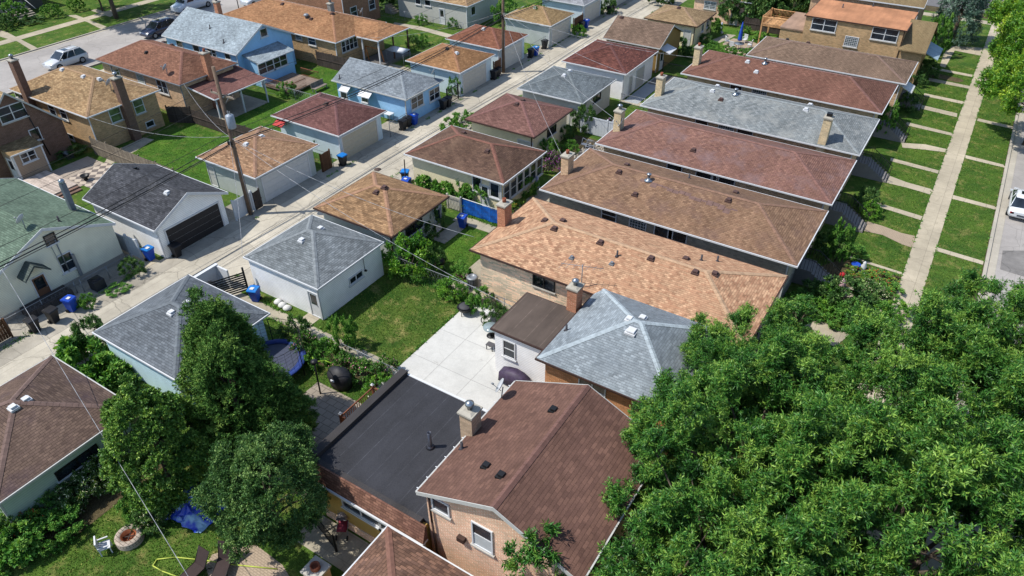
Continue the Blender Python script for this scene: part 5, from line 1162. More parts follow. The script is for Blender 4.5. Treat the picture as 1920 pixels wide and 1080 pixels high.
F_PINK = foliage('pink_flower_shrub', (40,76,30), (72,120,46), (120,160,64), (228,150,180), .2)
F_WHITE = foliage('white_flower_shrub', (36,62,28), (66,98,44), (110,140,66), (228,226,190), .2)
F_RED = foliage('red_flower_bed', (44,80,30), (80,126,48), (150,170,60), (214,60,50), .2)
F_PURP = foliage('purple_flower_shrub', (50,70,40), (80,110,60), (130,150,90), (190,90,190), .2)
ash1 = tree_proto('leafy_tree', 'tree', 11, (5.0, 5.0, 3.3), 5.6, 4.0, .24, dict(npuff=210, tw=34, k=19, lf=.17, wf=.042, twig=.32, pr=.85, mat=F_ASH, up=.8, spires=40, inner=.5), 16)
ash2 = tree_proto('leafy_tree', 'tree', 29, (4.6, 5.2, 3.5), 5.7, 4.0, .24, dict(npuff=210, tw=34, k=19, lf=.17, wf=.042, twig=.34, pr=.9, mat=F_ASH, up=.8, spires=40, inner=.5), 16)
TG = 'leafy trees along the right-hand pavement'
for pr_, x, y, s, rz, lb in (
    (ash1, -1.7, 16.6, .98, .3, 'leafy tree whose crown covers the right edge of the maroon gable roof'),
    (ash2, -2.3, 22.6, .98, 1.9, 'leafy tree overlapping the pale blue-grey pyramid roof'),
    (ash1, 3.4, 20.5, 1.1, 2.6, 'leafy tree in the middle of the big lower right mass of crowns'),
    (ash2, -3.6, 27.9, .78, 3.9, 'smaller leafy tree below the pale concrete steps, upper left of the tree mass'),
    (ash2, 3.9, 29.2, .98, 4.4, 'leafy tree with its crown over the pavement, top of the tree mass'),
    (ash1, 7.6, 35.0, 1.0, 5.3, 'leafy tree at the far upper right end of the tree mass'),
    (ash2, 4.2, 12.6, 1.0, 3.4, 'leafy tree at the bottom right corner'),
    (ash2, -1.0, 11.2, .86, .8, 'leafy tree at the bottom edge just right of the maroon gable roof'),
    (ash2, 9.0, 17.5, 1.0, 5.0, 'leafy tree on the right edge just above the bottom corner'),
    (ash1, 10.0, 27.0, 1.05, 1.2, 'leafy tree cut off by the right edge of the picture')):
    place(pr_, x, y, rz, lb, TG, 0, s)
sp = tree_proto('small_tree', 'tree', 5, (1.0, 1.0, 2.4), 5.0, 3.6, .08, dict(npuff=30, tw=16, k=14, lf=.2, wf=.055, twig=.34, pr=.5, mat=F_ASH), 8)
place(sp, *(-7.75,13.63), .4, 'slender young tree reaching up in front of the pink brick wall')
sp2 = copy_tree(sp); sp2.location = (*(-3.86,37.13), 0); sp2.scale = (.8, .8, .55); sp2['label'] = 'pale leafy young tree in front of the orange-tan roof end'
bm_ = tree_proto('broad_tree', 'tree', 41, (4.4, 4.4, 3.0), 5.2, 3.8, .2, dict(npuff=170, tw=22, k=12, lf=.27, wf=.09, twig=.4, pr=1.0, mat=F_BRIGHT), 12)
for x, y, s, lb in ((6.4, 76.5, .95, 'bright green parkway tree on the right edge above the white sedan'), (6.2, 86.5, 1.05, 'bright yellow-green parkway tree shading the upper pavement'), (5.2, 99, 1.0, 'bright parkway tree nearest the cross street, top right corner')):
    place(bm_, x, y, x*3.1+y, lb, 'bright parkway trees on the right', 0, s)
for x, y, s, lb in ((-99.4, 56.5, 1.35, 'street tree shading the white van on the left street'), (-99.5, 80, .9, 'street tree farther up the left street'), (-104, 57.5, .6, 'small yard tree by the stone house across the far street'), (-47.3, 79.4, .42, 'leafy tree against the golden brown garage')):
    place(bm_, x, y, x*2.1+y, lb, 'broad street trees', 0, s)
con = tree_proto('spruce_tree', 'tree', 61, (2.3, 2.3, 4.6), 4.1, 6.0, .2, dict(npuff=330, tw=26, k=11, lf=.16, wf=.05, twig=.22, pr=.66, mat=F_SPRUCE, up=.7, zmin=-.75, cone=.6, inner=.35), 6)
for x, y, s, lb in ((-27.2, 15.2, (1, 1, .98), 'tallest spruce, leaning over the slate grey garage roof'), (-25.4, 14.3, (.95, .95, .9), 'middle spruce of the dark group beside the trampoline'), (-23.9, 15.3, (.75, .75, .66), 'lowest spruce of the dark group, next to the flagstone patio')):
    place(con, x, y, x*3, lb, 'dark spruces in the near yard', 0, s)
bs = tree_proto('blue_spruce', 'tree', 67, (2.9, 2.9, 5.2), 4.8, 7, .2, dict(npuff=200, tw=22, k=10, lf=.2, wf=.06, twig=.3, pr=.8, mat=F_BLUE, up=.1, zmin=-.8, cone=.75), 6)
place(bs, -2.9, 103.5, 0, 'silvery blue spruce by the front lawns, near the cross street')
ab = tree_proto('arborvitae', 'tree', 71, (2.5, 2.5, 3.3), 3.1, 4.5, .15, dict(npuff=480, tw=26, k=12, lf=.12, wf=.06, twig=.16, pr=.42, mat=F_ARB, up=.8, zmin=-.8, cone=.35, inner=.12, spread=.7), 6)
place(ab, *(-26.96,10.55), 0, 'round yellow-green arborvitae left of the blue tarpaulin')
dk = tree_proto('fruit_tree', 'tree', 83, (2.15, 2.15, 2.5), 3.9, 2.6, .15, dict(npuff=330, tw=28, k=12, lf=.11, wf=.045, twig=.25, pr=.55, mat=F_DARK, up=.4, zmin=-.75, inner=.2), 8)
place(dk, *(-20.02,11.27), 0, 'dark grey-green leafy tree between the blue tarpaulin and the mustard sided addition')

def bush_proto(name, seed, mat, lf=.12, wf=.055, n=46, fl=0, R=(1, 1, .75), zc=.6, inner=.3, pr=.3):
    p = thing(name, 'x', 'shrub'); me, P = crown('leaves', seed, R, zc, n, 12, 10, lf, wf, .2, pr, mat, zmin=-.55, flowers=fl, inner=inner)
    o = bpy.data.objects.new('foliage', me); col.objects.link(o); kid(o, p)
    m = MB(); rnd = random.Random(seed)
    for i in range(5): m.tube((0, 0, 0), (rnd.uniform(-.5,.5), rnd.uniform(-.5,.5), zc), .03, 5, .01)
    m.build('stem', BARK, p); return p
B_ = {'g': bush_proto('shrub', 1, F_BUSH), 'd': bush_proto('shrub', 2, F_DARK), 'l': bush_proto('shrub', 3, F_LIME), 'p': bush_proto('flowering_shrub', 4, F_PINK, fl=.07),
      'w': bush_proto('flowering_shrub', 5, F_WHITE, fl=.12), 'r': bush_proto('flowering_plants', 6, F_RED, fl=.06), 'v': bush_proto('flowering_shrub', 7, F_PURP, fl=.25),
      'b': bush_proto('vegetable_plants', 8, F_BUSH, .26, .17, 26), 'c': bush_proto('clipped_shrub', 9, F_BUSH, .09, .05, 110, inner=.04, R=(1, 1, .95), zc=.85, pr=.14), 'k': bush_proto('hedge', 10, F_DARK, .13, .06, 120, inner=.1, R=(1, 1, .9), zc=.9, pr=.22)}
def bush(k, px, r, h, label, ry=None):
    place(B_[k], px[0], px[1], (px[0]*7.3) % 6.28, label, None, 0, (r, ry or r, h))
bush('b', (-38.84,13.44), 1.5, 1.3, 'broad-leaved bush at the alley corner of the slate grey garage', 1.2); bush('b', (-36.68,13.4), 1.2, 1.0, 'low broad-leaved plants between the brown and slate grey garages')
bush('d', (-39.89,14.75), 1.0, 1.6, 'dark tall bush against the slate grey garage wall')
for i, (q, k, r, h, lb) in enumerate((((-30.08,8.98), 'w', .9, 1.1, 'white flowering shrub near the round arborvitae'), ((-30.35,8.42), 'w', .8, 1.0, 'white flowering shrub below the long dark garage window'), ((-30.43,7.61), 'w', .9, 1.0, 'white flowering shrub in the middle of the brown garage bed'),
    ((-30.7,6.88), 'd', .8, .9, 'dark shrub against the pale green siding'), ((-30.58,6.05), 'g', .9, .8, 'leafy shrub in front of the pale green garage corner'), ((-30.65,5.3), 'r', .8, .8, 'red flowered plants at the garage corner'), ((-29.36,6.12), 'g', .9, .7, 'leafy clump in the middle of the left border'),
    ((-29.34,5.45), 'g', .9, .8, 'leafy clump farther down the left border'), ((-29.88,4.61), 'b', .9, .9, 'broad-leaved plant in the lower left corner'), ((-30.98,4.59), 'd', .8, .9, 'dark plant at the left edge of the lawn'), ((-32.22,5.02), 'l', .7, 1.0, 'bright green climber at the garage corner, left edge'),
    ((-29.72,3.9), 'b', .8, .7, 'broad-leaved plant nearest the bottom left corner'), ((-27.29,8.84), 'g', .8, .9, 'green shrub at the lawn edge above the fire ring'), ((-26.18,9.07), 'w', .7, .7, 'low shrub with white blossoms beside the fire ring bed'), ((-26.17,8.47), 'd', .7, .6, 'low dark shrub above the fire ring'))):
    bush(k, q, r, h, lb)
for q, k, r, h, lb in (((-28.75,21.42), 'p', .8, 1.0, 'pink flowering shrub beside the trampoline'), ((-27.09,21.32), 'g', .9, 1.0, 'green shrub along the trampoline yard fence'), ((-26.89,22.87), 'g', .8, 1.7, 'tall bright shrub standing over the yard walk'), ((-25.37,21.31), 'p', .8, .9, 'pink flowering shrub behind the covered grill'),
    ((-23.85,21.47), 'p', .9, .9, 'pink flowering shrub by the flagstone patio'), ((-22.69,21.17), 'l', .8, .7, 'yellow-green shrub at the corner of the black flat roof'), ((-29.89,21.88), 'd', .8, 1.2, 'dark shrub behind the trampoline'), ((-23.36,22.57), 'p', .6, .8, 'sparse pink flowers against the new patio edge'),
    ((-28.62,31.38), 'l', 1.5, 1.9, 'large bright green bush beside the white garage'), ((-27.38,32.53), 'd', .8, 1.2, 'dark shrub right of the large bright green bush'), ((-24.54,30.87), 'l', .9, .8, 'bright low plants below the kettle grill'), ((-21.95,30.58), 'g', .9, 1.0, 'leafy weeds in the patio corner behind the fire bowl'),
    ((-20.46,29.9), 'd', .7, .9, 'dark weeds behind the egg chair'), ((-30.07,34.45), 'd', 1.0, 1.2, 'dark shrub under the long window of the tan garage'), ((-30.34,36.43), 'd', .7, 1.8, 'dark upright plant beside the tan garage door'), ((-30.41,33.0), 'd', .9, .8, 'low dark shrub at the near corner of the tan garage'),
    ((-35.18,41.69), 'b', .9, .9, 'vegetable plants beside the sunroom garage, alley end'), ((-33.39,41.53), 'b', .9, .9, 'vegetable plants in the middle of the sunroom garage bed'), ((-31.56,41.23), 'b', 1.0, 1.1, 'tall vegetable plants beside the sunroom garage'), ((-29.95,41.04), 'g', 1.0, 1.2, 'leafy plants near the white sunroom door'),
    ((-29.11,45.44), 'd', .9, 1.1, 'dark shrub below the sunroom windows'), ((-27.6,45.11), 'g', .9, 1.0, 'green shrub in the flower corner behind the orange-tan roof'), ((-26.64,41.93), 'r', .8, .8, 'red flowered plants by the brick chimney of the orange-tan roof'), ((-27.97,49.68), 'v', .9, 1.2, 'purple flowering shrub beyond the sunroom'),
    ((-29.22,51.64), 'g', .9, 1.2, 'green shrub at the far corner of the sunroom roof'), ((-29.1,58.21), 'd', 1.0, 1.7, 'round dark tree-like shrub in front of the white vinyl fence'), ((-26.9,58.87), 'v', .6, 1.0, 'reddish purple shrub beside the two satellite dishes'), ((-29.66,55.56), 'd', .7, 1.0, 'dark shrub under the cream garage window'),
    ((-28.02,53.61), 'g', .7, .7, 'low green plants among the rocks'), ((-39.33,52.91), 'g', 1.1, 1.0, 'green bush on the alley corner of the dusty red garage'), ((-39.93,51.56), 'g', .9, .8, 'smaller green bush beside the alley behind the dark brown garage'),
    ((-29.7,82.78), 'd', 1.1, 1.3, 'dark shrub by the olive garage wall'), ((-27.57,82.39), 'd', .9, .9, 'dark shrub right of the olive garage'), ((-28.5,90.72), 'c', 1.1, 1.2, 'round clipped light green shrub beside the light brown garage'), ((-27.99,87.32), 'd', .8, .9, 'dark shrub in front of the light brown garage'),
    ((-26.35,85.24), 'g', .9, .8, 'low hedge shrub at the left of the umbrella garden'), ((-24.44,85.34), 'g', .9, .7, 'low shrub in front of the umbrella table'), ((-22.29,85.59), 'g', .9, .7, 'low shrub behind the dark red roof ridge'), ((-22.69,91.9), 'g', .9, .8, 'low shrub beyond the umbrella table'), ((-25.26,93.63), 'g', .7, .7, 'small shrub along the curved garden path')):
    bush(k, q, r, h, lb)
for q, k, r, h, lb in (((-48.34,44.08), 'g', .7, 1.3, 'leafy vine between salmon-tan and wine red garages'), ((-47.77,42.09), 'd', .6, 1.2, 'dark vine at the corner of the salmon-tan garage'), ((-53.9,43.69), 'g', .8, 1.1, 'leafy bush under the red awning'), ((-49.95,43.63), 'g', .7, .9, 'leafy plants along the wine red garage wall'),
    ((-44.64,58.92), 'g', .7, 1.4, 'vine climbing the black iron gate'), ((-59.56,49.46), 'g', .9, 1.0, 'shrub at the end of the blue house deck'), ((-57.6,68.03), 'd', .8, 1.0, 'dark shrub behind the ginger-brown garage'), ((-57.37,69.29), 'g', .8, .9, 'green shrub on the lawn edge behind the brick red garage'),
    ((-44.99,20.83), 'd', .7, .9, 'straggly dark shrub at the white fence by the alley'), ((-44.34,16.97), 'g', .55, .6, 'weedy green clump by the alley next to the large blue bin'), ((-44.2,19.12), 'g', .7, .25, 'low weeds along the alley edge'), ((-66.44,29.34), 'd', 1.2, .5, 'low plants along the dark brown brick wall'),
    ((-45.29,78.91), 'g', .8, 1.9, 'tall ivy at the corner of the golden brown garage'), ((-42.58,82.2), 'l', .8, .9, 'yellow-green shrub by the brown board fence up the alley'), ((-43.69,92.63), 'd', 1.0, 1.5, 'dark shrub beside the light grey-roofed garage'), ((-62.53,75.88), 'g', .8, .8, 'plants along the white stucco house'), ((-58.02,76.81), 'g', .7, .8, 'plants at the corner of the white stucco house'),
    ((-52.95,81.66), 'g', 1.6, 2.2, 'large leafy bush behind the brick red garage roof'), ((-70.93,79.99), 'k', 2.6, 2.2, 'big dark hedge bush at the side of the white stucco house'), ((-57.88,82.7), 'd', 1.4, 2.6, 'tall dark bush against the white stucco corner')):
    bush(k, q, r, h, lb)
for i, (q, r, h, lb) in enumerate((((-23.46,97.68), 2.2, 2.6, 'tall hedge right of centre beyond the umbrella table'), ((-25.97,97.94), 2.2, 2.5, 'tall hedge in the middle beyond the umbrella table'), ((-28.14,97.41), 2.0, 2.2, 'tall hedge at the left beyond the umbrella table'), ((-22.19,102.85), 2.4, 2.6, 'tall hedge behind the wooden deck'),
    ((-27.96,106.4), 3.4, 4.2, 'big dark tree mass at the top edge behind the hedge'), ((-31.54,105.74), 3.0, 3.6, 'dark tree at the top edge beside the pink-tan brick house'), ((-24.86,109.74), 3.4, 4.2, 'dark tree at the top edge behind the wooden deck'), ((-39.21,100.23), 1.6, 1.3, 'rounded hedge on the alley corner at the top edge'))):
    bush('k', q, r, h, lb)
for q, k, r, h, lb in (((-4.39,41.65), 'g', .9, .8, 'leafy plants at the corner of the orange-tan roof near the tree crowns'), ((-3.31,41.41), 'l', .8, .8, 'light green plants just above the pale steps'), ((-1.49,42.16), 'g', 1.0, .9, 'leafy plants between the dark mound shrub and the tree crowns'), ((-0.63,41.94), 'd', .9, .9, 'dark plants at the lower end of the garden path'),
    ((0.41,43.22), 'g', .9, .7, 'green plants along the lower side of the garden path'), ((1.03,44.24), 'l', .8, .6, 'pale green plants where the garden path meets the pavement'), ((-4.76,40.5), 'd', .8, .8, 'dark plants under the very end of the orange-tan roof'), ((-0.48,45.29), 'w', .7, .5, 'white flowered plants above the garden path')):
    bush(k, q, r, h, lb)
for q, k, r, h, lb in (((-3.76,48.36), 'c', .8, 1.7, 'upright clipped evergreen at the lawn corner of the right front yards'), ((-4.86,71.73), 'c', .8, 1.7, 'dark clipped evergreen by the weathered grey roof corner'), ((-4.15,79.34), 'd', .9, 1.1, 'dark round shrub in a white stone planter bed'), ((-4.19,97.21), 'c', 1.25, 2.5, 'tall layered topiary shrub by the curved front walk'),
    ((-3.85,90.15), 'd', 1.0, 1.2, 'dark shrub beside the cream metal awning'), ((-4.39,86.58), 'd', .9, 1.0, 'dark low shrub near the dry planting bed'), ((-3.49,57.21), 'd', .9, 1.1, 'silvery dark shrub beside the paver walk steps'), ((-3.02,56.08), 'l', .7, .8, 'yellow-green plant next to the silvery shrub'), ((-4.57,48.65), 'd', .9, 1.3, 'dark shrub in the shade of the warm brown roof'),
    ((-1.96,47.57), 'r', .8, .35, 'red and orange flower bed beside the blue bowl'), ((-0.53,47.36), 'r', 1.1, .38, 'mixed flower bed right of the garden ornaments'), ((0.14,46.5), 'g', .8, .4, 'low green plants at the pavement corner of the flower garden'), ((-0.96,46.03), 'w', .8, .4, 'pale flowers beside the garden path'), ((-1.96,43.56), 'd', 1.4, 1.3, 'rounded dark mound shrub below the garden path'),
    ((-3.17,43.61), 'l', .8, .7, 'yellow flowered shrub in front of the orange-tan roof end'), ((-4.07,43.06), 'd', .8, .9, 'dark shrub under the orange-tan roof corner'), ((-0.19,43.81), 'l', .8, .4, 'light green plants at the lower side of the garden path'), ((-2.27,41.23), 'g', .9, .6, 'leafy shrub by the pale concrete steps'), ((-2.78,49.75), 'g', .8, .5, 'low plants along the stone garden edge')):
    bush(k, q, r, h, lb)
for q, k, r, h, lb in (((-109.55,48.31), 'c', 1.7, 1.5, 'large clipped shrub across the far street, top left'), ((-107.36,52.35), 'c', 1.2, .9, 'low clipped hedge beside the wide grey steps'), ((-107.28,55.79), 'c', 1.0, 1.0, 'small clipped shrub right of the wide grey steps'), ((-107.59,46.1), 'd', 1.1, 1.2, 'dark pointed shrub at the left edge across the street'), ((-107.57,49.5), 'd', 1.6, .4, 'low plants in front of the brick house across the street')):
    bush(k, q, r, h, lb)

# ---------------------------------------------------------------- garden and patio things
def simple(name, label, cat, loc, parts, rz=0, group=None, sc=None):
    p = thing(name, label, cat, loc, rz, group)
    for nm, m, mt in parts: m.build(nm, mt, p)
    if sc: p.scale = sc
    return p
q = (-22.65,29.62)
simple('fire_bowl', 'round black fire bowl on legs on the new white patio', 'fire pit', (*q, 0), [('bowl', MB().lathe([(.1,.28),(.42,.36),(.5,.55),(.54,.57),(.5,.6),(.4,.45),(.05,.38)], n=20), BLACK), ('spark_screen', MB().lathe([(.44,.58),(.38,.66),(.2,.74),(.02,.76)], n=16), plain('mesh_screen', (70,70,74))),
    *[('leg', MB().tube((math.cos(a)*.42, math.sin(a)*.42, 0), (math.cos(a)*.4, math.sin(a)*.4, .4), .025), BLACK) for a in (0, 1.57, 3.14, 4.71)]])
q = (-20.95,29.9)
p = thing('egg_chair', 'hanging wicker egg chair with white cushion and round black base on the patio', 'chair', (*q, 0))
m = MB(); 
for i in range(24): a, b_ = 2*math.pi*i/24, 2*math.pi*(i+1)/24; m.tube((math.cos(a)*.55, math.sin(a)*.55, .03), (math.cos(b_)*.55, math.sin(b_)*.55, .03), .03)
m.path([(0, .55, .03), (0, .72, 1.0), (0, .5, 1.9), (0, .05, 2.0)], .03); m.build('frame', BLACK, p)
m = MB()
for i in range(14):
    a = 2*math.pi*i/14; m.path([(math.cos(a)*.02, math.sin(a)*.02, 1.85), (math.cos(a)*.38, math.sin(a)*.38, 1.6), (math.cos(a)*.5, math.sin(a)*.5, 1.15), (math.cos(a)*.4, math.sin(a)*.4, .65), (0, 0, .45)], .012, 4) if math.sin(a) > -.55 else None
for z, r in ((1.6, .38), (1.15, .5), (.65, .4)):
    for i in range(16):
        a, b_ = -.6+4.35*i/16, -.6+4.35*(i+1)/16; m.tube((math.cos(a)*r, math.sin(a)*r, z), (math.cos(b_)*r, math.sin(b_)*r, z), .014, 4)
m.build('basket', plain('dark_wicker', (80,72,66)), p); MB().lathe([(.05,.55),(.38,.6),(.46,.75),(.4,.9),(.1,.85)], n=14).build('cushion', plain('white_cushion', (226,224,220), .9), p)
q = (-19.99,28.65); simple('patio_mirror', 'round tilted glass-topped table standing behind the white addition', 'table', (*q, 0), [('tabletop', MB().lathe([(.02,.7),(.5,.7),(.5,.74),(.02,.74)], n=20), plain('table_glass', (150,165,168), .1)), ('leg', MB().tube((0,0,0),(0,0,.7),.04), BLACK), ('base', MB().lathe([(.3,0),(.3,.04),(.05,.08)], n=16), BLACK)])
q = (-19.32,27.59); simple('side_stool', 'small dark stool on the patio beside the white addition', 'stool', (*q, 0), [('seat', MB().box(-.25,.25,-.18,.18,.38,.43), plain('grey_seat', (90,88,90))), *[('leg', MB().box(x-.02,x+.02,y-.02,y+.02,0,.38), BLACK) for x in (-.2,.2) for y in (-.14,.14)]])
q = (-16.35,25.64)
m = MB(); m.loft([[(-.95,-.3,.3),(-.95,.3,.3),(-.9,.28,.95),(-.9,-.28,.95)], [(-.5,-.34,.3),(-.5,.34,.3),(-.48,.3,1.1),(-.48,-.3,1.1)], [(0,-.36,.28),(0,.36,.28),(0,.28,1.22),(0,-.28,1.22)], [(.5,-.34,.3),(.5,.34,.3),(.5,.28,1.12),(.5,-.28,1.12)], [(.95,-.3,.35),(.95,.3,.35),(.9,.26,.92),(.9,-.26,.92)]])
simple('covered_grill', 'barbecue under a dark purple cover against the white addition', 'barbecue', (q[0], q[1], 0), [('cover', m, plain('purple_cover', (72,58,84), .6, .3)), *[('leg', MB().box(x-.03,x+.03,y-.03,y+.03,0,.32), BLACK) for x in (-.8,.8) for y in (-.25,.25)]])
q = (-24.95,20.42); m = MB(); m.loft([[(math.cos(a)*r*1.15, math.sin(a)*r*.8, z) for a in [2*math.pi*i/14 for i in range(14)]] for r, z in ((.62,.02),(.66,.4),(.72,.8),(.6,1.05),(.2,1.3),(.03,1.34))])
p = simple('covered_grill', 'round-topped grill under a black cover on the flagstone patio', 'barbecue', (*q, 0), [('cover', m, plain('black_cover', (44,44,48), .6, .3))]); MB().box(-.12,.12,-.62,-.55,.75,.85).build('badge', WHITE, p)
q = (-26.85,32.63); simple('kettle_grill', 'black kettle grill on the lawn beside the large bright bush', 'barbecue', (*q, 0), [('kettle', MB().lathe([(.02,.55),(.24,.62),(.31,.8),(.24,.98),(.02,1.05)], n=16), BLACK), *[('leg', MB().tube((math.cos(a)*.3, math.sin(a)*.3, 0), (math.cos(a)*.15, math.sin(a)*.15, .62), .015), GREYT) for a in (.5, 2.6, 4.7)]])
q = (-23.92,32.24); m = MB(); 
for i in range(22): a = 2*math.pi*i/22; m.box(math.cos(a)*.37-.02, math.cos(a)*.37+.02, math.sin(a)*.37-.02, math.sin(a)*.37+.02, .06, .8)
simple('air_conditioner', 'round grey air conditioner beside the cream brick bungalow', 'air conditioner', (*q, 0), [('grille', m, GREYT), ('core', MB().lathe([(.33,.05),(.33,.78)], n=18), plain('dark_core', (60,64,70))), ('top', MB().lathe([(.39,.8),(.39,.86),(.2,.92),(.19,.87),(.02,.87)], n=20), GREYT), ('base', MB().lathe([(.42,0),(.42,.06)], n=20), GREYT)])
for (x, y), lb, s in (((-25.17,32.48), 'dark flower pot with a bush left of the round air conditioner', 1), ((-24.64,32.37), 'wicker flower pot beside the round air conditioner', .9)):
    p = simple('flower_pot', lb, 'flower pot', (x, y, 0), [('pot', MB().lathe([(.16,0),(.24,.4),(.26,.42),(.22,.42),(.18,.3),(.02,.3)], n=14), plain('pot_brown', (110,84,66)))], sc=(s,s,s))
    me_, _ = crown('leaves', 91, (.45,.45,.4), .85, 20, 8, 8, .12, .06, .15, .2, F_BUSH); o = bpy.data.objects.new('plant', me_); col.objects.link(o); kid(o, p)
# trampoline
q = (-29.2, 19.3)
p = thing('trampoline', 'blue-rimmed trampoline with black safety net beside the slate grey garage', 'trampoline', (*q, 0)); n = 28; m = MB(); r = 1.85
m.lathe([(1.62,.72),(1.5,.75),(r+.05,.78),(r+.08,.72),(1.64,.7)], n=n, closed=False); m.build('rim_pad', plain('navy_pad', (40,66,140)), p); MB().lathe([(.02,.7),(1.62,.71)], n=n, closed=False).build('jump_mat', plain('jump_mat', (70,76,96)), p)
for i in range(6):
    a = 2*math.pi*i/6+.3; m = MB(); m.path([(math.cos(a)*(r+.1), math.sin(a)*(r+.1), 0), (math.cos(a)*(r+.1), math.sin(a)*(r+.1), 2.0), (math.cos(a)*(r-.1), math.sin(a)*(r-.1), 2.45)], .03); m.build('pole', BLACK, p)
m = MB()
for i in range(n):
    a, b_ = 2*math.pi*i/n, 2*math.pi*(i+1)/n; m.tube((math.cos(a)*r, math.sin(a)*r, 2.4), (math.cos(b_)*r, math.sin(b_)*r, 2.4), .015)
    for z in (1.0, 1.25, 1.5, 1.75, 2.0, 2.2): m.tube((math.cos(a)*r, math.sin(a)*r, z), (math.cos(b_)*r, math.sin(b_)*r, z), .008, 3)
    m.tube((math.cos(a)*r, math.sin(a)*r, .78), (math.cos(a)*r, math.sin(a)*r, 2.4), .009, 3)
m.build('net', BLACK, p)
q = (-25.46,19.24); simple('basketball_hoop', 'small black basketball pole with lime green arms on the flagstone patio edge', 'basketball hoop', (*q, 0), [('pole', MB().path([(0,0,0),(-.05,.1,2.4)], .05), BLACK), ('arm', MB().path([(-.05,.1,2.4),(-.5,.4,2.3),(-.9,.8,1.6),(-1.0,.9,.6)], .025).path([(-.05,.1,2.4),(.4,.5,2.4),(.8,.9,1.9)], .025), plain('lime_plastic', (170,210,60))), ('hub', MB().lathe([(.02,2.3),(.2,2.35),(.2,2.45),(.02,2.5)], (-.05,.1,0), 10), BLACK)])
# rear deck of the mustard addition
p = thing('deck_stairs', 'brown railed deck landing with a white bench against the black flat roof', 'deck', (-21.3, 17.8, 0)); RW = plain('red_brown_wood', (128, 78, 52), .7, .25)
MB().box(-.6, 1.5, -.3, 2.2, 0, .9).build('platform', wood('deck_boards', (120, 84, 62)), p)
for y in (-.3, 2.2):
    m = MB(); m.box(-.62, 1.5, y-.04, y+.04, 1.72, 1.8); m.box(-.6, 1.5, y-.03, y+.03, 1.0, 1.05)
    for i in range(14): m.box(-.58+i*.155, -.55+i*.155, y-.015, y+.015, 1.05, 1.72)
    m.build('railing', RW, p); 
    m = MB(); m.box(-.7, -.56, y-.07, y+.07, 0, 1.95); m.build('post', RW, p); MB().taper(-.63, y, .09, .09, 1.952, .02, .02, 2.05).build('post_cap', WHITE, p)
m = MB(); m.box(-.64, -.58, -.22, 2.12, 1.72, 1.8)
for i in range(15): m.box(-.63, -.6, -.2+i*.155, -.17+i*.155, .95, 1.72)
m.build('railing', RW, p)
p = simple('garden_bench', 'white garden bench behind the brown deck railing', 'bench', (-20.9, 19.5, .9), [('seat', MB().box(-.25,.25,-1,.5,.4,.46), OFFW), ('backrest', MB().box(-.3,-.25,-1,.5,.46,.9), OFFW), *[('leg', MB().box(x-.03,x+.03,y-.03,y+.03,0,.4), OFFW) for x in (-.2,.2) for y in (-.9,.4)]])
# lower left yard
q = (-26.23,7.51)
m = MB(); m.lathe([(.36,.25),(.36,.38),(.6,.38),(.62,.34),(.62,0)], n=28, closed=False)
p = simple('fire_ring', 'round stone fire ring with rusty insert on the lower left lawn', 'fire pit', (*q, 0), [('ring', m, bricks('fire_ring_stone', (176,162,146), (140,126,112), (90,80,70), .3, .16)), ('insert', MB().lathe([(.35,.37),(.33,.37),(.32,.1),(.02,.08)], n=28, closed=False), plain('rust', (150,84,50), .8, .4))])
MB().tube((-.3,-.2,.16),(.3,.25,.3),.03).tube((.2,-.3,.16),(-.2,.3,.28),.03).build('log', plain('burnt_log', (60,50,44)), p)
def plastic_chair(name, label, loc, rz, mt, group=None):
    p = thing(name, label, 'chair', loc, rz, group); MB().box(-.25,.25,-.25,.25,.4,.44).build('seat', mt, p)
    m = MB()
    for i in range(5): m.box(-.25+i*.105, -.17+i*.105, .22, .26, .44, .95)
    m.box(-.27, .27, .2, .27, .9, .97); m.build('backrest', mt, p)
    for s in (-1, 1): MB().box(s*.27-.03, s*.27+.03, -.22, .24, .6, .64).build('armrest', mt, p)
    for x in (-.22, .22):
        for y in (-.22, .22): MB().box(x-.025, x+.025, y-.025, y+.025, 0, .4).build('leg', mt, p)
    return p
ch = plastic_chair('garden_chair', 'white slatted chair alone on the lawn left of the fire ring', (*(-26.63,6.56), 0), R_(150), WHITE)
CHG = 'white chairs round the umbrella table'
for (x, y), r, lb in (((-25.8,88.87), 2.2, 'white chair left of the umbrella table'), ((-24.74,87.52), 3.0, 'white chair nearest the camera at the umbrella table'), ((-24.23,90.51), -.3, 'white chair behind the umbrella table'), ((-23.07,88.97), -1.5, 'white chair right of the umbrella table')):
    c = copy_tree(ch); c.location = (x, y, 0); c.rotation_euler = (0, 0, r); c['label'] = lb; c['group'] = CHG
q = (-24.03,87.73)
simple('patio_table', 'dark table with a closed blue umbrella in the round garden', 'table', (*q, 0), [('tabletop', MB().lathe([(.02,.72),(.6,.72),(.6,.76),(.02,.76)], n=20), plain('grey_glass_top', (120,130,140), .2)), *[('leg', MB().tube((math.cos(a)*.5, math.sin(a)*.5, 0), (math.cos(a)*.35, math.sin(a)*.35, .72), .02), BLACK) for a in (.8, 2.4, 4, 5.5)]])
simple('patio_umbrella', 'tall closed blue umbrella standing in the garden table', 'umbrella', (*q, .77), [('pole', MB().tube((0,0,-.7),(0,0,2.5),.025), WHITE), ('canopy', MB().lathe([(.28,.35),(.25,.5),(.2,1.2),(.12,2.0),(.03,2.5)], n=9), plain('blue_canvas', (30,80,190), .8))])
LG = 'brown mesh lounge chairs on the paved corner'
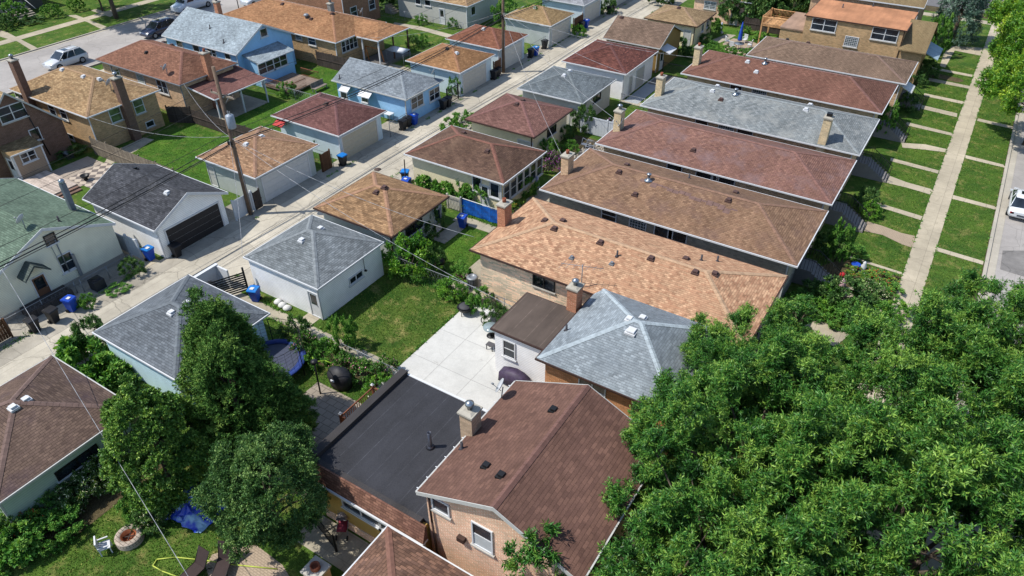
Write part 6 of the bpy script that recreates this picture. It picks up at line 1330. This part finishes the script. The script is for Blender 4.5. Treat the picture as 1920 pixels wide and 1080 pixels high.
for (x, y), r, lb in (((-21.34,9.01), -2.6, 'brown mesh lounge chair on the round paving, nearer the dark leafy tree'), ((-22.1,8.15), -3.1, 'brown mesh lounge chair at the bottom edge, left one')):
    p = thing('lounge_chair', lb, 'lounge chair', (x, y, 0), r, LG); mm = plain('brown_mesh_fabric', (60,44,42), .7)
    MB().prism([(-.1,.36),(1.0,.4),(1.0,.43),(-.1,.39)], 'x', -.3, .3).build('seat', mm, p); MB().prism([(-.1,.37),(-.55,1.05),(-.58,1.03),(-.14,.35)], 'x', -.3, .3).build('backrest', mm, p)
    m = MB()
    for s in (-1, 1): m.path([(s*.32,-.58,1.06),(s*.32,-.1,.38),(s*.32,1.02,.42)], .02); m.tube((s*.32,0,.38),(s*.32,-.4,0),.02); m.tube((s*.32,.6,.4),(s*.32,.9,0),.02)
    m.build('frame', BLACK, p)
q = (-25.05,10.43); rng = np.random.default_rng(3); m = MB(); nx = 16
hh = rng.random((nx+1, nx+1)); hh = (hh+np.roll(hh,1,0)+np.roll(hh,1,1))/3*1.0
P_ = [[(q[0]+(i/nx-.5)*2.5+.2*hh[j][i], q[1]+(j/nx-.5)*3.0+.2*hh[i][j]+.4*(i/nx), .06+1.5*hh[i][j]*max(0, 1-((i/nx-.5)**2+(j/nx-.5)**2)*3.2)) for j in range(nx+1)] for i in range(nx+1)]
for i in range(nx):
    for j in range(nx): m.poly([P_[i][j], P_[i+1][j], P_[i+1][j+1], P_[i][j+1]])
n_ = NT('crumpled_blue_tarp', .35, .5); o = m.build('tarp', n_.out(n_.mix(n_.g(n_.noise(.9, 3), .45, 0, .55, 1), D(36,70,200), D(150,192,222))), fix=False); tag(o, 'crumpled blue plastic tarpaulin on the ground between the arborvitae and the dark leafy tree', 'tarpaulin')
q = (-24.14,7.56); pts = [(-19.22,10.09), (-21.03,9.2), (-22.34,8.64), (-23.61,8.03), (-24.25,7.5), (-24.13,7.19), (-23.53,7.25), (-22.53,7.48), (-22.65,7.71), (-22.44,7.75), (-22.11,7.44)]
o = MB().path([(x, y, .05) for x, y in pts], .03, 5).build('garden_hose', plain('yellow_green_hose', (196,210,90))); tag(o, 'yellow-green garden hose looping over the lawn to the paving', 'hose')
q = (-18.01,13.15)
p = thing('stroller', 'dark red stroller with grey hood in the side passage of the mustard addition', 'stroller', (*q, 0), R_(30)); MB().loft([[(-.22,-.3,.45),(.22,-.3,.45),(.22,-.3,.5),(-.22,-.3,.5)], [(-.24,.1,.42),(.24,.1,.42),(.24,.1,.5),(-.24,.1,.5)], [(-.22,.4,.75),(.22,.4,.75),(.22,.38,.85),(-.22,.38,.85)]]).build('seat', plain('dark_red_fabric', (140,40,60)), p)
MB().loft([[(math.cos(a)*.26, .35-.0*k, .8+math.sin(a)*.3) for a in [math.pi*i/8 for i in range(9)]] if k == 0 else [(math.cos(a)*.26, .0, .9+math.sin(a)*.25) for a in [math.pi*i/8 for i in range(9)]] for k in range(2)], False).build('hood', plain('grey_hood', (190,180,180)), p)
m = MB(); m.tube((-.26,-.4,.12),(-.26,.5,1.0),.015); m.tube((.26,-.4,.12),(.26,.5,1.0),.015); m.tube((-.26,.5,1.0),(.26,.5,1.0),.02); m.tube((-.26,.4,.12),(-.26,-.1,.5),.015); m.tube((.26,.4,.12),(.26,-.1,.5),.015); m.build('frame', GREYT, p)
for x in (-.26, .26):
    for y in (-.4, .4): MB().tube((x-.02,y,.12),(x+.02,y,.12),.12,12).build('wheel', RUBBER, p)
# other yard things
p = thing('deck', 'wooden deck with red-brown railings behind the blue sunroom', 'deck', (-61.3, 51.6, 0)); MB().box(-2.0, 2.2, -1.9, 2.2, .25, .42).build('platform', wood('grey_deck_boards', (150,132,118)), p)
for a, b_ in (((2.2,-1.9),(2.2,.2)), ((-2,-1.9),(2.2,-1.9)), ((-.5,2.2),(2.2,2.2))):
    m = MB(); m.tube((*a,1.25), (*b_,1.25), .04); m.tube((*a,.5), (*b_,.5), .03); L_ = max(2, int((Vector(a)-Vector(b_)).length/.16))
    for i in range(L_+1): t = i/L_; x, y = a[0]+(b_[0]-a[0])*t, a[1]+(b_[1]-a[1])*t; m.tube((x,y,.42),(x,y,1.25),.015,4)
    m.build('railing', RW, p)
simple('garden_bench', 'weathered wooden bench on the lawn side of the blue house deck', 'bench', (-57.8, 52.4, 0), [('seat', MB().box(-.3,.3,-.9,.9,.4,.46), wood('grey_bench', (160,148,138), .1)), ('backrest', MB().box(-.34,-.3,-.9,.9,.46,.95), wood('grey_bench', (160,148,138), .1)), *[('leg', MB().box(x-.04,x+.04,y-.04,y+.04,0,.4), GREYT) for x in (-.22,.22) for y in (-.8,.8)]])
p = thing('deck', 'raised new-wood deck on posts behind the two-storey tan brick house', 'deck', (-21.08,92.41) + (0,)); NW = wood('fresh_pine_boards', (222,172,122), .14)
MB().box(-1.6, 2.2, -1.5, 2.2, 2.2, 2.36).build('platform', NW, p)
for a, b_ in (((-1.6,-1.5),(2.2,-1.5)), ((-1.6,-1.5),(-1.6,2.2)), ((-1.6,2.2),(2.2,2.2))):
    m = MB(); m.tube((*a,3.25), (*b_,3.25), .06); m.tube((*a,2.5), (*b_,2.5), .03); L_ = 24
    for i in range(L_+1): t = i/L_; x, y = a[0]+(b_[0]-a[0])*t, a[1]+(b_[1]-a[1])*t; m.tube((x,y,2.36),(x,y,3.25),.02,4)
    m.build('railing', NW, p)
for x, y in ((-1.55,-1.45), (2.1,-1.45), (-1.55,2.1)): MB().box(x-.08,x+.08,y-.08,y+.08,0,3.4).build('post', NW, p)
p = thing('deck', 'pale deck with steps and brown railing beside the taupe addition', 'deck', (-62.2, 24.6, 0)); MB().box(-2.4, 2.2, -2.0, 1.6, 0, .35).build('platform', wood('pale_deck_boards', (206,190,176), .14, 1), p)
for i in range(2): MB().box(2.21+.35*i, 2.55+.35*i, -1.9, 1.5, 0, .24-.12*i).build('step', wood('brown_step_boards', (140,112,98)), p)
for a, b_ in (((-.9,-1.9),(.6,-1.9)), ((.9,-1.9),(2.1,-1.9))):
    m = MB(); m.tube((*a,1.25), (*b_,1.25), .05); L_ = 10
    for i in range(L_+1): t = i/L_; x, y = a[0]+(b_[0]-a[0])*t, a[1]; m.tube((x,y,.35),(x,y,1.25),.02 if 0 < i < L_ else .05,4)
    m.box(a[0], b_[0], -1.95, -1.9, .5, 1.1); m.build('railing', plain('orange_brown_wood', (150,100,62), .8, .2), p)
simple('fire_bowl', 'small round black bowl on the pale deck steps beside the charcoal roof', 'fire pit', (*(-60.63,27.29), .1), [('bowl', MB().lathe([(.1,.1),(.3,.2),(.38,.4),(.32,.4),(.2,.25),(.02,.22)], n=16), BLACK), ('base', MB().lathe([(.2,0),(.12,.1)], n=12), BLACK)])
simple('planter_box', 'dark rectangular tub against the dark brown brick wall', 'planter', (*(-66.03,28.98), 0), [('tub', MB().box(-.5,.5,-.3,.3,0,.45), plain('dark_tub', (60,64,64))), ('soil', MB().box(-.42,.42,-.22,.22,.452,.47), plain('grey_lid', (150,160,165)))])
simple('patio_table', 'white folding table in the shade behind the straw-brown roofed bungalow', 'table', (*(-65.15,33.75), 0), [('tabletop', MB().box(-.5,.5,-.35,.35,.7,.73), WHITE), *[('leg', MB().tube((x,y,0),(x*.9,y*.9,.7),.02), WHITE) for x in (-.45,.45) for y in (-.3,.3)]])
simple('covered_grill', 'dark covered barbecue behind the straw-brown roofed bungalow', 'barbecue', (*(-66.08,33.71), 0), [('cover', MB().taper(0,0,.5,.3,.1,.4,.22,1.1), plain('black_cover', (44,44,48), .6, .3)), ('wheel', MB().tube((-.4,-.2,.1),(-.4,.2,.1),.1,10), RUBBER)])
simple('patio_table', 'white table standing between the wine red garage and the blue coach house', 'table', (*(-46.37,50.03), 0), [('tabletop', MB().box(-.9,.6,-.35,.35,.88,.92), WHITE), *[('leg', MB().tube((x,y,0),(x,y,.88),.025), GREYT) for x in (-.8,.5) for y in (-.3,.3)]])
simple('canopy', 'small white party canopy on the patio behind the copper-roofed bungalow', 'canopy', (*(-55.83,63.16), 0), [('cover', MB().loft([[(-1.3,-.7,1.5),(1.3,-.7,1.5),(1.3,.7,1.6),(-1.3,.7,1.6)],[(-.7,-.1,1.75),(.7,-.1,1.75),(.7,.1,1.8),(-.7,.1,1.8)]]), WHITE), *[('post', MB().tube((x,y,0),(x,y,1.5),.03), GREYT) for x in (-1.25,1.25) for y in (-.6,.6)]])
simple('swing_frame', 'orange-brown wooden frame beside the porch of the copper-roofed bungalow', 'swing', (*(-58.69,61.43), 0), [('frame', MB().path([(-.8,0,0),(-.4,0,1.9),(0,0,0)], .06).path([(1.2,.4,0),(1.5,.4,1.7),(1.9,.4,0)], .06).tube((-.4,0,1.9),(1.5,.4,1.7),.05), plain('orange_wood', (190,120,60)))])
simple('air_conditioner', 'dark square air conditioner in a low wire cage in front of the cream house', 'air conditioner', (*(-45.6,18.61), 0), [('body', MB().box(-.38,.38,-.38,.38,.03,.75), plain('dark_grille', (50,52,56))), ('top', MB().lathe([(.34,.75),(.34,.79),(.05,.8)], n=16), BLACK), ('base', MB().box(-.45,.45,-.45,.45,0,.029), GREYT)])
simple('bird_bath', 'bright blue bowl in the right-hand flower garden', 'bird bath', (*(-2.34,48.01), 0), [('bowl', MB().lathe([(.1,.35),(.28,.42),(.32,.5),(.27,.48),(.1,.42)], n=18), BLUEPL), ('pedestal', MB().lathe([(.2,0),(.1,.1),(.09,.35)], n=12), WHITE)])
simple('garden_ornament', 'small white statue in the right-hand flower garden beside the blue bowl', 'ornament', (*(-1.84,48.02), 0), [('figure', MB().lathe([(.2,0),(.14,.25),(.2,.5),(.1,.66),(.12,.78),(.02,.9)], n=12), WHITE), ('base', MB().box(-.22,.22,-.22,.22,-.02,.05), WHITE)])
simple('garden_ornament', 'red lantern-like ornament at the left of the flower garden', 'ornament', (*(-2.89,46.62), 0), [('figure', MB().lathe([(.12,.1),(.19,.2),(.15,.34),(.03,.42)], n=12), plain('red_paint', (205,40,50))), ('base', MB().lathe([(.1,0),(.08,.12)], n=10), GREYT)])
simple('garden_ornament', 'pink and white sack-shaped ornament by the steps near the flower garden', 'ornament', (*(-2.67,45.32), 0), [('figure', MB().lathe([(.22,0),(.28,.3),(.18,.6),(.1,.75),(.02,.8)], n=12), plain('pink_white', (230,190,200))), ('base', MB().lathe([(.26,-.02),(.26,.03)], n=10), WHITE)])
simple('garden_ornament', 'white and blue figure behind the sunroom among dark plants', 'ornament', (*(-27.33,46.53), 0), [('figure', MB().lathe([(.22,0),(.18,.4),(.1,.7),(.13,.85),(.02,1)], n=12), plain('pale_blue_figure', (170,180,220))), ('base', MB().lathe([(.24,-.02),(.24,.03)], n=10), WHITE)])
simple('garden_statue', 'pale blue statue at the curve of the garden path beyond the umbrella garden lawn', 'statue', (*(-27.9,92.52), 0), [('figure', MB().lathe([(.25,0),(.18,.5),(.2,.9),(.1,1.1),(.12,1.25),(.02,1.35)], n=12), plain('pale_blue_stone', (190,205,225))), ('base', MB().box(-.3,.3,-.3,.3,-.02,.12), STONE)])
p = thing('garden_clutter', 'pile of grey chairs and frames in the rock garden corner', 'furniture pile', (*(-27.22,54.35), 0)); rnd = random.Random(5)
for i in range(4): m = MB(); a = rnd.uniform(0, 3); x, y = rnd.uniform(-1, 1), rnd.uniform(-.6, .6); m.path([(x-.4, y, 0), (x-.3, y+.2, .9), (x+.4, y+.1*a, .8), (x+.5, y, 0)], .03); m.box(x-.3, x+.3, y-.2, y+.2, .4, .45); m.build('chair_frame', GREYT if i % 2 else plain('grey_cloth', (110,118,132)), p)
n_ = NT('river_rock', .9); rm_ = n_.out(n_.mix(n_.noise(5, 3), D(210,200,184), D(130,122,114)))
m = MB()
for i in range(170):
    x, y, r = rnd.uniform(-27.4, -24.2), rnd.uniform(52.4, 56), rnd.uniform(.07, .17); m.lathe([(r*.8, 0), (r, r*.4), (r*.6, r*.8), (.01, r)], (x, y, .01), 6)
tag(m.build('stones', rm_), kind='stuff')
MB_ = MB().lathe([(.31, .014), (.31, .03), (.02, .03)], (*(-40.68,41.85), 0), 20); tag(MB_.build('manhole_cover', plain('cast_iron', (88,72,66), .8)), 'dark round manhole cover in the alley paving', 'manhole cover')
simple('garden_pedestal', 'square stone-topped brick pedestal with a round clay pipe at the bottom edge', 'pedestal', (*(-17.02,10.57), 0), [('base', MB().box(-.4,.4,-.4,.4,0,1.2), BR['tanlt']), ('top', MB().box(-.47,.47,-.47,.47,1.202,1.32), STONE), ('pipe', MB().lathe([(.22,1.32),(.22,1.55),(.17,1.55),(.17,1.34)], n=16), TERRA)])
simple('sandbags', 'white plastic bags lying against the white garage wall', 'bags', (*(-33.38,23.86), 0), [('bag', MB().lathe([(.25,0),(.3,.12),(.15,.26),(.02,.28)], (x, y, 0), 10), plain('white_bag', (225,225,222))) for x, y in ((-.5,.1),(0,0),(.5,-.05))])

# ---------------------------------------------------------------- grass blades and weeds
def inside(px, py, poly):
    c = np.zeros(len(px), bool); n = len(poly)
    for i in range(n):
        (x0, y0), (x1, y1) = poly[i], poly[(i+1) % n]
        if y0 == y1: continue
        t = ((y0 > py) != (y1 > py)) & (px < (x1-x0)*(py-y0)/(y1-y0)+x0); c ^= t
    return c
rng = np.random.default_rng(77); XY = []
for x0, x1, y0, y1, dn in ((-30, -23.2, 23.5, 30.6, 130), (-29.5, -25.5, 32.2, 38.4, 90), (-28.6, -20, 3.5, 11.6, 130), (-36.4, -31.4, 23.42, 24.0, 120), (-36, -30.4, 21, 22.5, 90), (-30, -19.8, 11.6, 21.9, 90), (-3.1, .56, 47, 95, 70), (2.14, 5.2, 40, 108, 60), (-62.4, -51.4, 31.3, 39.2, 45), (-63, -52.4, 40.4, 48, 40), (-63, -53.6, 49.3, 57.3, 30), (-57.5, -52, 63, 75, 25), (-28.8, -23.7, 58.2, 72, 45)):
    n = int((x1-x0)*(y1-y0)*dn); XY.append(np.stack([rng.uniform(x0, x1, n), rng.uniform(y0, y1, n)], 1))
XY = np.concatenate(XY); m_ = np.zeros(len(XY), bool)
for poly in PAV: m_ |= inside(XY[:, 0], XY[:, 1], poly)
XY = XY[~m_]; n = len(XY); px, py = XY[:, 0], XY[:, 1]
pat = .5*np.sin(px*1.1+np.sin(py*.8)*1.7)+.5*np.sin(py*1.4+np.sin(px*1.9)*1.2)
C = np.column_stack([px, py, np.full(n, .0)]); Dr = np.column_stack([rng.normal(0, .6, n), rng.normal(0, .6, n), np.full(n, .75)])
me = leaf_mesh('grass', C, Dr, rng.uniform(.06, .12, n), rng.uniform(.03, .055, n), .4+pat*.16+rng.normal(0, .2, n), F_GRASS, rng)
o = bpy.data.objects.new('grass', me); col.objects.link(o); tag(o, kind='stuff')
P_ = []
def weeds(a, b, n, sp, k):
    for i in range(n):
        t = rng.random(); x, y = a[0]+(b[0]-a[0])*t, a[1]+(b[1]-a[1])*t; q_ = rng.integers(k//2, k)
        P_.append(np.column_stack([x+rng.normal(0, sp, q_), y+rng.normal(0, sp*1.6, q_), np.full(q_, .0)]))
weeds((-44.9, 5), (-44.9, 22), 26, .12, 60); weeds((-43.42, 24), (-43.42, 110), 40, .07, 26); weeds((-38.68, 5), (-38.68, 100), 45, .08, 30); weeds((-36.9, 12), (-36.9, 95), 40, .12, 50)
weeds((.58, 46), (.58, 112), 120, .02, 10); weeds((2.12, 46), (2.12, 112), 120, .02, 10); weeds((5.22, 46), (5.22, 105), 70, .02, 10)
weeds((-30.5, 22.3), (-20, 22.3), 60, .12, 60); weeds((-29.4, 31), (-18.5, 31), 70, .15, 90); weeds((-36, 22.5), (-23, 22.5), 60, .06, 20); weeds((-36, 23.42), (-23.2, 23.42), 60, .05, 20); weeds((-23.2, 23.4), (-23.2, 30.6), 40, .03, 10); weeds((-30, 39.7), (-26.8, 39.7), 24, .1, 40)
C = np.concatenate(P_); n = len(C); Dr = np.column_stack([rng.normal(0, .7, n), rng.normal(0, .7, n), np.full(n, .8)])
me = leaf_mesh('weeds', C, Dr, rng.uniform(.08, .24, n), rng.uniform(.03, .07, n), .45+rng.normal(0, .2, n), F_BUSH, rng)
o = bpy.data.objects.new('weeds', me); col.objects.link(o); tag(o, kind='stuff')
